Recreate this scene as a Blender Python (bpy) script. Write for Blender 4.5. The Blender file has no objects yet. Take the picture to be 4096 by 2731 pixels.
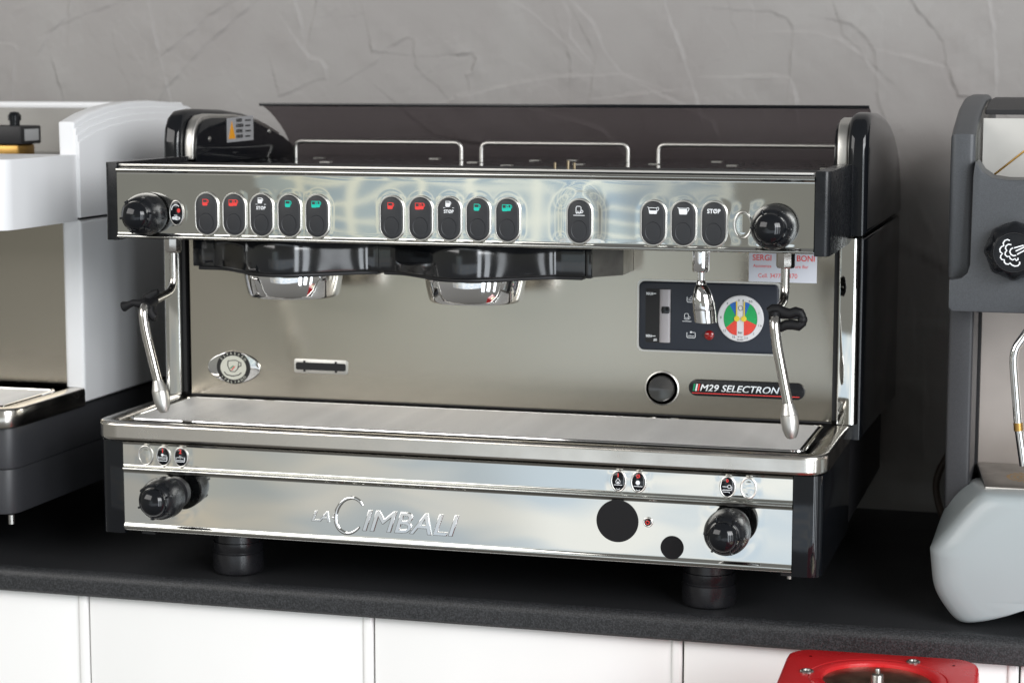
import bpy, bmesh, math, random
from mathutils import Vector, Matrix
random.seed(7)
PI = math.pi
scene = bpy.context.scene
COL = scene.collection

# ------------------------------------------------------------------ camera
cam_d = bpy.data.cameras.new('camera')
cam_d.sensor_width = 36.0
cam_d.lens = 73.006
cam_d.clip_start = 0.05
cam_d.clip_end = 60
cam = bpy.data.objects.new('camera', cam_d)
COL.objects.link(cam)
CAMLOC = Vector((0.61737, -1.95795, 0.52318))
yaw, pitch, roll = 0.275191, 0.12602, 0.000834
fw = Vector((-math.sin(yaw)*math.cos(pitch), math.cos(yaw)*math.cos(pitch), -math.sin(pitch)))
rt = Vector((math.cos(yaw), math.sin(yaw), 0))
up = rt.cross(fw)
rt2 = rt*math.cos(roll) + up*math.sin(roll)
up2 = -rt*math.sin(roll) + up*math.cos(roll)
M = Matrix((rt2, up2, -fw)).transposed().to_4x4()
M.translation = CAMLOC
cam.matrix_world = M
cam_d.dof.use_dof = True
cam_d.dof.focus_distance = 2.02
cam_d.dof.aperture_fstop = 8.0
scene.camera = cam

# ------------------------------------------------------------------ light
scene.view_settings.view_transform = 'Standard'
scene.view_settings.look = 'None'
scene.view_settings.exposure = 0.0
scene.view_settings.gamma = 1.0
world = bpy.data.worlds.new('World')
scene.world = world
world.use_nodes = True
wn = world.node_tree
for n in list(wn.nodes): wn.nodes.remove(n)
wo = wn.nodes.new('ShaderNodeOutputWorld')
wb = wn.nodes.new('ShaderNodeBackground')
wt = wn.nodes.new('ShaderNodeTexCoord')
ws = wn.nodes.new('ShaderNodeSeparateXYZ')
wr = wn.nodes.new('ShaderNodeValToRGB')
wm = wn.nodes.new('ShaderNodeMath'); wm.operation = 'MULTIPLY_ADD'
wm.inputs[1].default_value = 0.5; wm.inputs[2].default_value = 0.5
wn.links.new(wt.outputs['Generated'], ws.inputs[0])
wn.links.new(ws.outputs['Z'], wm.inputs[0])
wn.links.new(wm.outputs[0], wr.inputs[0])
wn.links.new(wr.outputs[0], wb.inputs[0])
wn.links.new(wb.outputs[0], wo.inputs[0])
cr = wr.color_ramp
cr.elements[0].position = 0.0; cr.elements[0].color = (.10, .095, .085, 1)
cr.elements[1].position = 1.0; cr.elements[1].color = (.20, .20, .20, 1)
e = cr.elements.new(0.36); e.color = (.29, .285, .275, 1)
e = cr.elements.new(0.53); e.color = (.36, .36, .32, 1)
e = cr.elements.new(0.7); e.color = (.26, .26, .25, 1)
wb.inputs[1].default_value = 0.85

def area(name, loc, target, sx, sy, radiance, color=(1, 1, 1), nodes=None):
    l = bpy.data.lights.new(name, 'AREA')
    l.shape = 'RECTANGLE'; l.size = sx; l.size_y = sy
    l.energy = radiance*sx*sy*PI
    l.color = color
    o = bpy.data.objects.new(name, l); COL.objects.link(o)
    o.location = loc
    o.rotation_euler = (Vector(target)-Vector(loc)).to_track_quat('-Z', 'Y').to_euler()
    if nodes: nodes(l)
    return o

def facade_nodes(l):
    # added lamp for reflections, painted as a building front: bright wall, bluish window openings
    l.use_nodes = True
    nt = l.node_tree
    em = next(n for n in nt.nodes if n.type == 'EMISSION')
    g = nt.nodes.new('ShaderNodeNewGeometry')
    mp = nt.nodes.new('ShaderNodeMapping'); mp.inputs['Scale'].default_value = (1, 1, 1)
    br = nt.nodes.new('ShaderNodeTexBrick')
    br.offset = 0.0; br.squash = 1.0
    br.inputs['Color1'].default_value = (.16, .30, .48, 1)
    br.inputs['Color2'].default_value = (.36, .46, .52, 1)
    br.inputs['Mortar'].default_value = (.86, .87, .78, 1)
    br.inputs['Scale'].default_value = 5.0
    br.inputs['Mortar Size'].default_value = .06
    br.inputs['Mortar Smooth'].default_value = .4
    br.inputs['Brick Width'].default_value = .60
    br.inputs['Row Height'].default_value = .40
    ns = nt.nodes.new('ShaderNodeTexNoise'); ns.inputs['Scale'].default_value = 3.5
    mx = nt.nodes.new('ShaderNodeMixRGB'); mx.inputs[0].default_value = .05
    sp_ = nt.nodes.new('ShaderNodeSeparateXYZ')
    rp_ = nt.nodes.new('ShaderNodeValToRGB'); rp_.color_ramp.interpolation = 'EASE'
    els = rp_.color_ramp.elements
    els[0].position = 0; els[0].color = (.44, .44, .40, 1)
    els[1].position = 1; els[1].color = (.44, .46, .47, 1)
    for p_, c_ in ((.10, (.66, .65, .56, 1)), (.28, (.95, .95, .88, 1)), (.5, (1.15, 1.17, 1.15, 1)), (.76, (1.2, 1.24, 1.25, 1)), (.82, (.60, .64, .67, 1))):
        q_ = els.new(p_); q_.color = c_
    ml = nt.nodes.new('ShaderNodeMixRGB'); ml.blend_type = 'MULTIPLY'; ml.inputs[0].default_value = 1
    nt.links.new(g.outputs['Parametric'], mp.inputs[0])
    nt.links.new(mp.outputs[0], ns.inputs['Vector'])
    nt.links.new(mp.outputs[0], mx.inputs[1]); nt.links.new(ns.outputs['Color'], mx.inputs[2])
    nt.links.new(mx.outputs[0], br.inputs['Vector'])
    nt.links.new(g.outputs['Parametric'], sp_.inputs[0]); nt.links.new(sp_.outputs['X'], rp_.inputs[0])
    nt.links.new(br.outputs['Color'], ml.inputs[1]); nt.links.new(rp_.outputs[0], ml.inputs[2])
    nt.links.new(ml.outputs[0], em.inputs['Color'])

def cloud_nodes(l):  # sky and clouds painted into a lamp added for the lower panel's reflection
    l.use_nodes = True
    nt = l.node_tree
    em = next(n for n in nt.nodes if n.type == 'EMISSION')
    g = nt.nodes.new('ShaderNodeNewGeometry')
    ns = nt.nodes.new('ShaderNodeTexNoise'); ns.inputs['Scale'].default_value = 8.5
    ns.inputs['Detail'].default_value = 2.0
    r = nt.nodes.new('ShaderNodeValToRGB')
    r.color_ramp.elements[0].position = .42; r.color_ramp.elements[0].color = (.58, .72, .88, 1)
    r.color_ramp.elements[1].position = .62; r.color_ramp.elements[1].color = (1.0, 1.02, 1.02, 1)
    sp_ = nt.nodes.new('ShaderNodeSeparateXYZ')
    rp_ = nt.nodes.new('ShaderNodeValToRGB'); rp_.color_ramp.interpolation = 'EASE'
    els = rp_.color_ramp.elements
    els[0].position = .10; els[0].color = (.25, .23, .21, 1)
    els[1].position = 1.0; els[1].color = (1, 1, 1, 1)
    for p_, c_ in ((.14, (.28, .26, .235, 1)), (.175, (.50, .42, .32, 1)), (.20, (.42, .385, .33, 1)), (.26, (.58, .55, .51, 1)), (.33, (.68, .665, .64, 1)), (.39, (.98, .98, .97, 1)), (.55, (1.05, 1.05, 1.04, 1))):
        q_ = els.new(p_); q_.color = c_
    ml = nt.nodes.new('ShaderNodeMixRGB'); ml.blend_type = 'MULTIPLY'; ml.inputs[0].default_value = 1
    nt.links.new(g.outputs['Parametric'], ns.inputs['Vector']); nt.links.new(g.outputs['Parametric'], sp_.inputs[0])
    nt.links.new(sp_.outputs['X'], rp_.inputs[0])
    nt.links.new(ns.outputs['Fac'], r.inputs[0]); nt.links.new(r.outputs[0], ml.inputs[1]); nt.links.new(rp_.outputs[0], ml.inputs[2])
    nt.links.new(ml.outputs[0], em.inputs['Color'])

area('window_daylight', (-2.5, -3.1, 2.0), (0, .3, .25), 3.4, 2.0, 4.2, (1, .975, .95))
area('window_daylight', (3.3, -2.7, 1.85), (0, .3, .25), 2.8, 1.8, 9.0, (.985, .99, 1))
area('building_reflection_lamp', (-1.15, -4.0, .20), (-1.15, 0, .20), 1.5, .86, .95, (1, 1, 1), facade_nodes)
area('sky_reflection_lamp', (-.25, -4.0, -.82), (-.25, 0, -.82), 5.6, 1.15, 1.0, (1, 1, 1), cloud_nodes)
area('window_pane', (2.05, -2.9, .1), (0, 0, .1), .42, 3.2, 6.5, (.88, .94, 1))
area('window_pane', (2.75, -2.45, .1), (0, 0, .1), .46, 3.2, 5.5, (.88, .94, 1))
area('window_pane', (3.35, -1.7, .1), (0, 0, .1), .35, 3.2, 3.6, (.9, .95, 1))

# ------------------------------------------------------------------ materials
MATS = {}
def brushed_dir(name, aniso=.6):
    nt = MATS[name].node_tree; b = nt.nodes['Principled BSDF']
    c = nt.nodes.new('ShaderNodeCombineXYZ'); c.inputs[2].default_value = 1.0
    nt.links.new(c.outputs[0], b.inputs['Tangent']); b.inputs['Anisotropic'].default_value = aniso
def pbr(name, color, rough=.5, metal=0.0, coat=0.0, spec=.5, noise=None, bump=None, rnoise=None, ior=None, emit=None):
    """noise=(scale, amount, vecscale)  bump=(scale, distance, vecscale)  rnoise=(scale, amount, vecscale)"""
    m = bpy.data.materials.new(name); m.use_nodes = True
    nt = m.node_tree; b = nt.nodes['Principled BSDF']
    b.inputs['Base Color'].default_value = (*color, 1)
    b.inputs['Roughness'].default_value = rough
    b.inputs['Metallic'].default_value = metal
    b.inputs['Coat Weight'].default_value = coat
    b.inputs['Coat Roughness'].default_value = .05
    b.inputs['Specular IOR Level'].default_value = spec
    tc = nt.nodes.new('ShaderNodeTexCoord')
    def tex(scale, vs, det=4):
        mp = nt.nodes.new('ShaderNodeMapping'); mp.inputs['Scale'].default_value = vs
        n = nt.nodes.new('ShaderNodeTexNoise'); n.inputs['Scale'].default_value = scale
        n.inputs['Detail'].default_value = det
        nt.links.new(tc.outputs['Object'], mp.inputs[0]); nt.links.new(mp.outputs[0], n.inputs['Vector'])
        return n
    if noise:
        n = tex(noise[0], noise[2] if len(noise) > 2 else (1, 1, 1))
        r = nt.nodes.new('ShaderNodeValToRGB')
        a = noise[1]
        r.color_ramp.elements[0].position = .3; r.color_ramp.elements[1].position = .7
        r.color_ramp.elements[0].color = (*[max(0, c*(1-a)) for c in color], 1)
        r.color_ramp.elements[1].color = (*[min(1, c*(1+a)) for c in color], 1)
        nt.links.new(n.outputs['Fac'], r.inputs[0]); nt.links.new(r.outputs[0], b.inputs['Base Color'])
    if rnoise:
        n = tex(rnoise[0], rnoise[2] if len(rnoise) > 2 else (1, 1, 1))
        r = nt.nodes.new('ShaderNodeMapRange')
        r.inputs[1].default_value = .3; r.inputs[2].default_value = .7
        r.inputs[3].default_value = max(0, rough-rnoise[1]); r.inputs[4].default_value = rough+rnoise[1]
        nt.links.new(n.outputs['Fac'], r.inputs[0]); nt.links.new(r.outputs[0], b.inputs['Roughness'])
    if bump:
        n = tex(bump[0], bump[2] if len(bump) > 2 else (1, 1, 1), bump[3] if len(bump) > 3 else 3)
        bp = nt.nodes.new('ShaderNodeBump'); bp.inputs['Distance'].default_value = bump[1]
        bp.inputs['Strength'].default_value = 1.0
        nt.links.new(n.outputs['Fac'], bp.inputs['Height']); nt.links.new(bp.outputs[0], b.inputs['Normal'])
    MATS[name] = m
    return m

pbr('polished_steel', (.66, .66, .63), .032, 1, rnoise=(6, .015), bump=(4, .00004, (1, 1, 1.6), 0))
pbr('brushed_steel', (.45, .42, .36), .19, 1, noise=(2.5, .05), bump=(1400, .000004, (.01, 1, 1), 1))
brushed_dir('brushed_steel')
pbr('tray_steel', (.64, .61, .565), .22, 1, rnoise=(30, .06), bump=(500, .00003, (.02, 1, 1)), noise=(7, .08))
pbr('chrome', (.82, .82, .82), .05, 1)
pbr('wand_steel', (.62, .60, .57), .16, 1, rnoise=(60, .08))
pbr('satin_trim', (.66, .65, .62), .38, 1)
pbr('grate_steel', (.72, .71, .69), .45, .3, noise=(30, .10))
pbr('black_gloss', (.006, .007, .009), .07, 0, spec=.45, rnoise=(12, .03), bump=(14, .00015))
pbr('cover_black', (.006, .007, .009), .10, 0, spec=.8, rnoise=(40, .03))
pbr('black_cap', (.008, .009, .011), .27, 0, spec=.35, rnoise=(90, .05))
pbr('black_matt', (.016, .016, .018), .5)
pbr('black_deep', (.006, .006, .007), .6)
pbr('button_black', (.020, .021, .024), .42, rnoise=(200, .06))
pbr('button_dimple', (.026, .028, .032), .5)
pbr('rubber', (.008, .008, .009), .5, spec=.25)
pbr('rubber_foot', (.012, .012, .014), .25, rnoise=(60, .06))
pbr('disc_black', (.012, .012, .013), .8, spec=.2, bump=(2500, .00006))
pbr('gauge_plate', (.010, .014, .024), .38, rnoise=(40, .05))
pbr('print_red', (.75, .045, .04), .45)
pbr('print_green', (.0, .50, .38), .45)
pbr('print_white', (.80, .82, .84), .45)
pbr('print_grey', (.45, .46, .47), .5)
pbr('print_black', (.01, .01, .01), .5)
pbr('dial_white', (.62, .62, .63), .3)
pbr('dial_blue', (.015, .15, .55), .35)
pbr('dial_green', (.01, .42, .11), .35)
pbr('dial_red', (.85, .07, .045), .35)
pbr('dial_yellow', (.72, .55, .04), .4)
pbr('lens_red', (.25, .005, .005), .12, coat=.5)
pbr('emblem_cream', (.60, .60, .52), .35)
pbr('sticker_white', (.62, .64, .70), .45)
pbr('label_silver', (.36, .36, .37), .5)
pbr('label_orange', (.85, .36, .02), .5)
pbr('flag_green', (.0, .25, .10), .4)
pbr('white_enamel', (.84, .85, .865), .32, bump=(260, .00003))
pbr('grey_paint', (.060, .065, .072), .42, noise=(900, .16), bump=(1100, .00005))
pbr('grey_dark_paint', (.034, .035, .039), .45, noise=(900, .16), bump=(1100, .00004))
pbr('fairing_paint', (.345, .385, .395), .3, bump=(300, .00003), noise=(4, .05))
pbr('beige_steel', (.52, .46, .42), .35, .55, noise=(12, .10))
pbr('dull_panel', (.33, .32, .30), .5, noise=(14, .10))
pbr('pale_panel', (.50, .49, .46), .45, noise=(14, .08))
pbr('plug_glass', (.10, .10, .10), .12, .7)
pbr('brass', (.50, .30, .09), .35, 1)
pbr('pin_brass', (.34, .28, .19), .45, 1)
pbr('red_enamel', (.60, .018, .022), .30, rnoise=(30, .06), noise=(6, .06), bump=(500, .00003))
pbr('thread_metal', (.34, .29, .20), .32, 1, noise=(60, .45))
pbr('steel_dull', (.38, .37, .35), .35, 1, noise=(50, .2))
pbr('cable', (.10, .075, .06), .5)
pbr('tile_glaze', (.86, .855, .84), .10, noise=(2.2, .02), bump=(11, .0008, (1, 1, 1), 2), rnoise=(6, .06))
pbr('grout', (.55, .53, .49), .8)
pbr('level_glass_fluid', (.36, .34, .35), .25)

def mat_counter():
    m = pbr('worktop_laminate', (.03, .03, .032), .38)
    nt = m.node_tree; b = nt.nodes['Principled BSDF']
    tc = nt.nodes.new('ShaderNodeTexCoord')
    n = nt.nodes.new('ShaderNodeTexNoise'); n.inputs['Scale'].default_value = 700; n.inputs['Detail'].default_value = 3
    r = nt.nodes.new('ShaderNodeValToRGB')
    r.color_ramp.elements[0].position = .40; r.color_ramp.elements[0].color = (.008, .009, .010, 1)
    r.color_ramp.elements[1].position = .66; r.color_ramp.elements[1].color = (.040, .041, .045, 1)
    n2 = nt.nodes.new('ShaderNodeTexNoise'); n2.inputs['Scale'].default_value = 9; n2.inputs['Detail'].default_value = 4
    r2 = nt.nodes.new('ShaderNodeMapRange'); r2.inputs[3].default_value = .40; r2.inputs[4].default_value = .58
    bp = nt.nodes.new('ShaderNodeBump'); bp.inputs['Distance'].default_value = .00018
    nt.links.new(tc.outputs['Object'], n.inputs['Vector']); nt.links.new(tc.outputs['Object'], n2.inputs['Vector'])
    nt.links.new(n.outputs['Fac'], r.inputs[0]); nt.links.new(r.outputs[0], b.inputs['Base Color'])
    nt.links.new(n2.outputs['Fac'], r2.inputs[0]); nt.links.new(r2.outputs[0], b.inputs['Roughness'])
    nt.links.new(n.outputs['Fac'], bp.inputs['Height']); nt.links.new(bp.outputs[0], b.inputs['Normal'])
mat_counter()

def mat_wall():
    m = pbr('trowelled_plaster', (.33, .32, .315), .62)
    nt = m.node_tree; b = nt.nodes['Principled BSDF']
    tc = nt.nodes.new('ShaderNodeTexCoord')
    n = nt.nodes.new('ShaderNodeTexNoise'); n.inputs['Scale'].default_value = 5; n.inputs['Detail'].default_value = 6
    n.inputs['Distortion'].default_value = .6
    r = nt.nodes.new('ShaderNodeValToRGB')
    r.color_ramp.elements[0].position = .3; r.color_ramp.elements[0].color = (.285, .268, .260, 1)
    r.color_ramp.elements[1].position = .7; r.color_ramp.elements[1].color = (.335, .325, .315, 1)
    # faint trowel relief
    v = nt.nodes.new('ShaderNodeTexVoronoi'); v.feature = 'SMOOTH_F1'; v.inputs['Scale'].default_value = 7
    n3 = nt.nodes.new('ShaderNodeTexNoise'); n3.inputs['Scale'].default_value = 45; n3.inputs['Detail'].default_value = 8; n3.inputs['Roughness'].default_value = .7
    mx = nt.nodes.new('ShaderNodeMixRGB'); mx.inputs[0].default_value = .25
    add = nt.nodes.new('ShaderNodeMath'); add.operation = 'MULTIPLY_ADD'; add.inputs[1].default_value = .30
    bp = nt.nodes.new('ShaderNodeBump'); bp.inputs['Distance'].default_value = .003; bp.inputs['Strength'].default_value = .5
    L = nt.links.new
    L(tc.outputs['Object'], n.inputs['Vector']); L(tc.outputs['Object'], n3.inputs['Vector'])
    L(tc.outputs['Object'], mx.inputs[1]); L(n.outputs['Color'], mx.inputs[2]); L(mx.outputs[0], v.inputs['Vector'])
    L(n.outputs['Fac'], r.inputs[0]); L(r.outputs[0], b.inputs['Base Color'])
    L(n3.outputs['Fac'], add.inputs[0]); L(v.outputs['Distance'], add.inputs[2])
    L(add.outputs[0], bp.inputs['Height']); L(bp.outputs[0], b.inputs['Normal'])
mat_wall()

def mat_smoke(name, tint, gl):
    m = bpy.data.materials.new(name); m.use_nodes = True
    nt = m.node_tree
    for n in list(nt.nodes): nt.nodes.remove(n)
    o = nt.nodes.new('ShaderNodeOutputMaterial'); t = nt.nodes.new('ShaderNodeBsdfTransparent')
    t.inputs[0].default_value = (*tint, 1)
    g = nt.nodes.new('ShaderNodeBsdfGlossy'); g.inputs['Roughness'].default_value = .05
    lw = nt.nodes.new('ShaderNodeLayerWeight')
    pw = nt.nodes.new('ShaderNodeMath'); pw.operation = 'POWER'; pw.inputs[1].default_value = 5
    f = nt.nodes.new('ShaderNodeMath'); f.operation = 'MULTIPLY_ADD'; f.inputs[1].default_value = gl; f.inputs[2].default_value = .03
    nt.links.new(lw.outputs['Facing'], pw.inputs[0]); nt.links.new(pw.outputs[0], f.inputs[0])
    mx = nt.nodes.new('ShaderNodeMixShader')
    nt.links.new(f.outputs[0], mx.inputs[0]); nt.links.new(t.outputs[0], mx.inputs[1]); nt.links.new(g.outputs[0], mx.inputs[2])
    nt.links.new(mx.outputs[0], o.inputs[0])
    MATS[name] = m
mat_smoke('smoked_acrylic', (.50, .475, .485), .2)
mat_smoke('clear_acrylic', (.93, .93, .91), .3)

# ------------------------------------------------------------------ builders
WPOS = {}
def root(name, loc, label, cat, group=None):
    o = bpy.data.objects.new(name, None); COL.objects.link(o)
    o.location = loc; o.empty_display_size = .05
    WPOS[o.name] = Vector(loc)
    o['label'] = label; o['category'] = cat
    if group: o['group'] = group
    return o
def part(name, me, mat, parent=None, at=(0, 0, 0), label=None, kind=None):
    """me: mesh (or builder) with vertices relative to the world point `at`"""
    if isinstance(me, B): me = me.mesh(name)
    if not me.materials: me.materials.append(MATS[mat])
    o = bpy.data.objects.new(name, me); COL.objects.link(o)
    at = Vector(at)
    if parent: o.parent = parent; o.location = at - WPOS[parent.name]
    else: o.location = at
    WPOS[o.name] = at
    if label: o['label'] = label
    if kind: o['kind'] = kind
    return o

class B:
    def __init__(s): s.bm = bmesh.new(); s.ang = 32
    def mesh(s, name):
        bm = s.bm
        bmesh.ops.recalc_face_normals(bm, faces=bm.faces)
        for f in bm.faces: f.smooth = True
        a = math.radians(s.ang)
        for e in bm.edges:
            if len(e.link_faces) == 2 and e.calc_face_angle(0) > a: e.smooth = False
        me = bpy.data.meshes.new(name); bm.to_mesh(me); bm.free(); s.bm = None
        return me
    def box(s, x0, x1, y0, y1, z0, z1, r=0, seg=3, only=None):
        b = bmesh.new()
        vs = [b.verts.new((x, y, z)) for x in (x0, x1) for y in (y0, y1) for z in (z0, z1)]
        for f in ((0, 1, 3, 2), (4, 6, 7, 5), (0, 4, 5, 1), (2, 3, 7, 6), (0, 2, 6, 4), (1, 5, 7, 3)):
            b.faces.new([vs[i] for i in f])
        bmesh.ops.recalc_face_normals(b, faces=b.faces)
        if r:
            es = list(b.edges)
            if only: es = [e for e in es if only((e.verts[0].co+e.verts[1].co)/2, (e.verts[1].co-e.verts[0].co).normalized())]
            bmesh.ops.bevel(b, geom=es, offset=r, segments=seg, affect='EDGES', profile=.5, clamp_overlap=True)
        s.merge(b); return s
    def merge(s, b, mtx=None):
        if mtx: bmesh.ops.transform(b, matrix=mtx, verts=b.verts)
        mp = {}
        for v in b.verts: mp[v] = s.bm.verts.new(v.co)
        for f in b.faces:
            try: s.bm.faces.new([mp[v] for v in f.verts])
            except ValueError: pass
        b.free()
    def prism(s, pts, axis, a0, a1, r=0, seg=2, taper=0):
        """pts 2D polygon; axis 'x': pts=(y,z); 'y': pts=(x,z); 'z': pts=(x,y)"""
        def P(p, a):
            return {'x': (a, p[0], p[1]), 'y': (p[0], a, p[1]), 'z': (p[0], p[1], a)}[axis]
        b = bmesh.new()
        A = [b.verts.new(P(p, a0)) for p in pts]; Bv = [b.verts.new(P(p, a1)) for p in pts]
        n = len(pts)
        f1 = b.faces.new(A); f2 = b.faces.new(Bv[::-1])
        for i in range(n): b.faces.new((A[i], Bv[i], Bv[(i+1) % n], A[(i+1) % n]))
        bmesh.ops.recalc_face_normals(b, faces=b.faces)
        if r: bmesh.ops.bevel(b, geom=list(f1.edges)+list(f2.edges), offset=r, segments=seg, affect='EDGES', profile=.5, clamp_overlap=True)
        s.merge(b); return s
    def lathe(s, prof, axis='z', c=(0, 0, 0), n=32, sq=1.0, mod=None):
        """prof [(radius, height)], revolve around axis through c"""
        c = Vector(c); rings = []
        for (r, h) in prof:
            ring = []
            for k in range(n):
                t = 2*PI*k/n; rr = r*(mod(t, h) if mod else 1)
                a, b_ = rr*math.cos(t)*sq, rr*math.sin(t)
                v = {'z': (a, b_, h), 'y': (a, h, b_), 'x': (h, a, b_)}[axis]
                ring.append(s.bm.verts.new(c+Vector(v)))
            rings.append(ring)
        for i in range(len(rings)-1):
            for k in range(n):
                s.bm.faces.new((rings[i][k], rings[i][(k+1) % n], rings[i+1][(k+1) % n], rings[i+1][k]))
        if prof[0][0] > 1e-6: s.bm.faces.new(rings[0][::-1])
        if prof[-1][0] > 1e-6: s.bm.faces.new(rings[-1])
        return s
    def tube(s, pts, r, n=12, closed=False, cap=True):
        pts = [Vector(p) for p in pts]; N = len(pts)
        rf = r if callable(r) else (lambda t: r)
        rings = []; pn = None
        for i, p in enumerate(pts):
            if closed: t = (pts[(i+1) % N]-pts[i-1]).normalized()
            else: t = (pts[min(i+1, N-1)]-pts[max(i-1, 0)]).normalized()
            if pn is None:
                ref = Vector((0, 0, 1)) if abs(t.z) < .9 else Vector((0, 1, 0))
                u = t.cross(ref).normalized()
            else:
                u = (pn - t*pn.dot(t)).normalized()
            pn = u; w = t.cross(u)
            R = rf(i/(N-1))
            rings.append([s.bm.verts.new(p+u*R*math.cos(2*PI*k/n)+w*R*math.sin(2*PI*k/n)) for k in range(n)])
        for i in range(N if closed else N-1):
            a, b_ = rings[i], rings[(i+1) % N]
            for k in range(n): s.bm.faces.new((a[k], a[(k+1) % n], b_[(k+1) % n], b_[k]))
        if not closed and cap:
            s.bm.faces.new(rings[0][::-1]); s.bm.faces.new(rings[-1])
        return s
    def grid(s, P, nu, nv):
        vs = [[s.bm.verts.new(P(i, j)) for j in range(nv)] for i in range(nu)]
        for i in range(nu-1):
            for j in range(nv-1): s.bm.faces.new((vs[i][j], vs[i+1][j], vs[i+1][j+1], vs[i][j+1]))
        return vs

def fillet(pts, r, n=8, closed=False):
    pts = [Vector(p) for p in pts]; out = []; N = len(pts)
    rng = range(N)
    for i in rng:
        if not closed and i in (0, N-1): out.append(pts[i]); continue
        a, b_, c = pts[i-1], pts[i], pts[(i+1) % N]
        rr = r[i] if isinstance(r, (list, tuple)) else r
        d1 = (a-b_); d2 = (c-b_)
        k = min(rr, d1.length*.49, d2.length*.49)
        p1 = b_+d1.normalized()*k; p2 = b_+d2.normalized()*k
        for j in range(n+1):
            t = j/n; out.append(p1*(1-t)**2 + b_*2*t*(1-t) + p2*t*t)
    return out
def rrect(x0, x1, z0, z1, r, n=5):
    out = []
    for cx_, cz_, a in ((x1-r, z1-r, 0), (x0+r, z1-r, PI/2), (x0+r, z0+r, PI), (x1-r, z0+r, 1.5*PI)):
        for k in range(n+1):
            t = a+PI/2*k/n; out.append((cx_+r*math.cos(t), cz_+r*math.sin(t)))
    return out
def stadium(cx_, cz_, w, h, n=14):
    r = w/2; d = h/2-r; out = []
    for k in range(n+1):
        t = PI*k/n; out.append((cx_+r*math.cos(t), cz_+d+r*math.sin(t)))
    for k in range(n+1):
        t = PI+PI*k/n; out.append((cx_+r*math.cos(t), cz_-d+r*math.sin(t)))
    return out
def ellipse(cx_, cz_, w, h, n=36, a0=0, a1=2*PI, close=True):
    m = n if close else n+1
    return [(cx_+w/2*math.cos(a0+(a1-a0)*k/n), cz_+h/2*math.sin(a0+(a1-a0)*k/n)) for k in range(m)]

FONT_CACHE = {}
def text_verts(b, body, x, z, size, y, depth=.0002, align='LEFT', shear=0, sx=1.0, bold=0.0, rot=0, bevel=0, plane='y'):
    """add lettering to builder b, facing -y, baseline-left at (x,z)"""
    key = (body, size, shear, bold, align, bevel, depth)
    cu = bpy.data.curves.new('lettering', 'FONT')
    cu.body = body; cu.size = size; cu.shear = shear; cu.offset = bold
    cu.extrude = depth/2; cu.align_x = align; cu.resolution_u = 3
    if bevel: cu.bevel_depth = bevel; cu.bevel_resolution = 2
    o = bpy.data.objects.new('lettering', cu); COL.objects.link(o)
    dg = bpy.context.evaluated_depsgraph_get()
    me = bpy.data.meshes.new_from_object(o.evaluated_get(dg))
    bm = bmesh.new(); bm.from_mesh(me)
    bpy.data.objects.remove(o); bpy.data.curves.remove(cu); bpy.data.meshes.remove(me)
    S = Matrix.Diagonal((sx, 1, 1, 1)); R0 = Matrix.Rotation(rot, 4, 'Z')
    if plane == 'y': mt = Matrix.Translation((x, y, z)) @ Matrix.Rotation(PI/2, 4, 'X') @ R0 @ S
    else: mt = plane @ R0 @ S
    b.merge(bm, mt)
    return b

def flat(b, pts, y, d=.0002):
    b.prism(pts, 'y', y-d, y)
def stroke(b, pts, w, y, d=.0002):
    """thin printed line following pts (x,z)"""
    P = [Vector((p[0], p[1])) for p in pts]
    L, R = [], []
    for i, p in enumerate(P):
        t = (P[min(i+1, len(P)-1)]-P[max(i-1, 0)]).normalized(); n = Vector((-t.y, t.x))*w/2
        L.append(p+n); R.append(p-n)
    for i in range(len(P)-1):
        b.prism([tuple(L[i]), tuple(L[i+1]), tuple(R[i+1]), tuple(R[i])], 'y', y-d, y)

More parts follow.
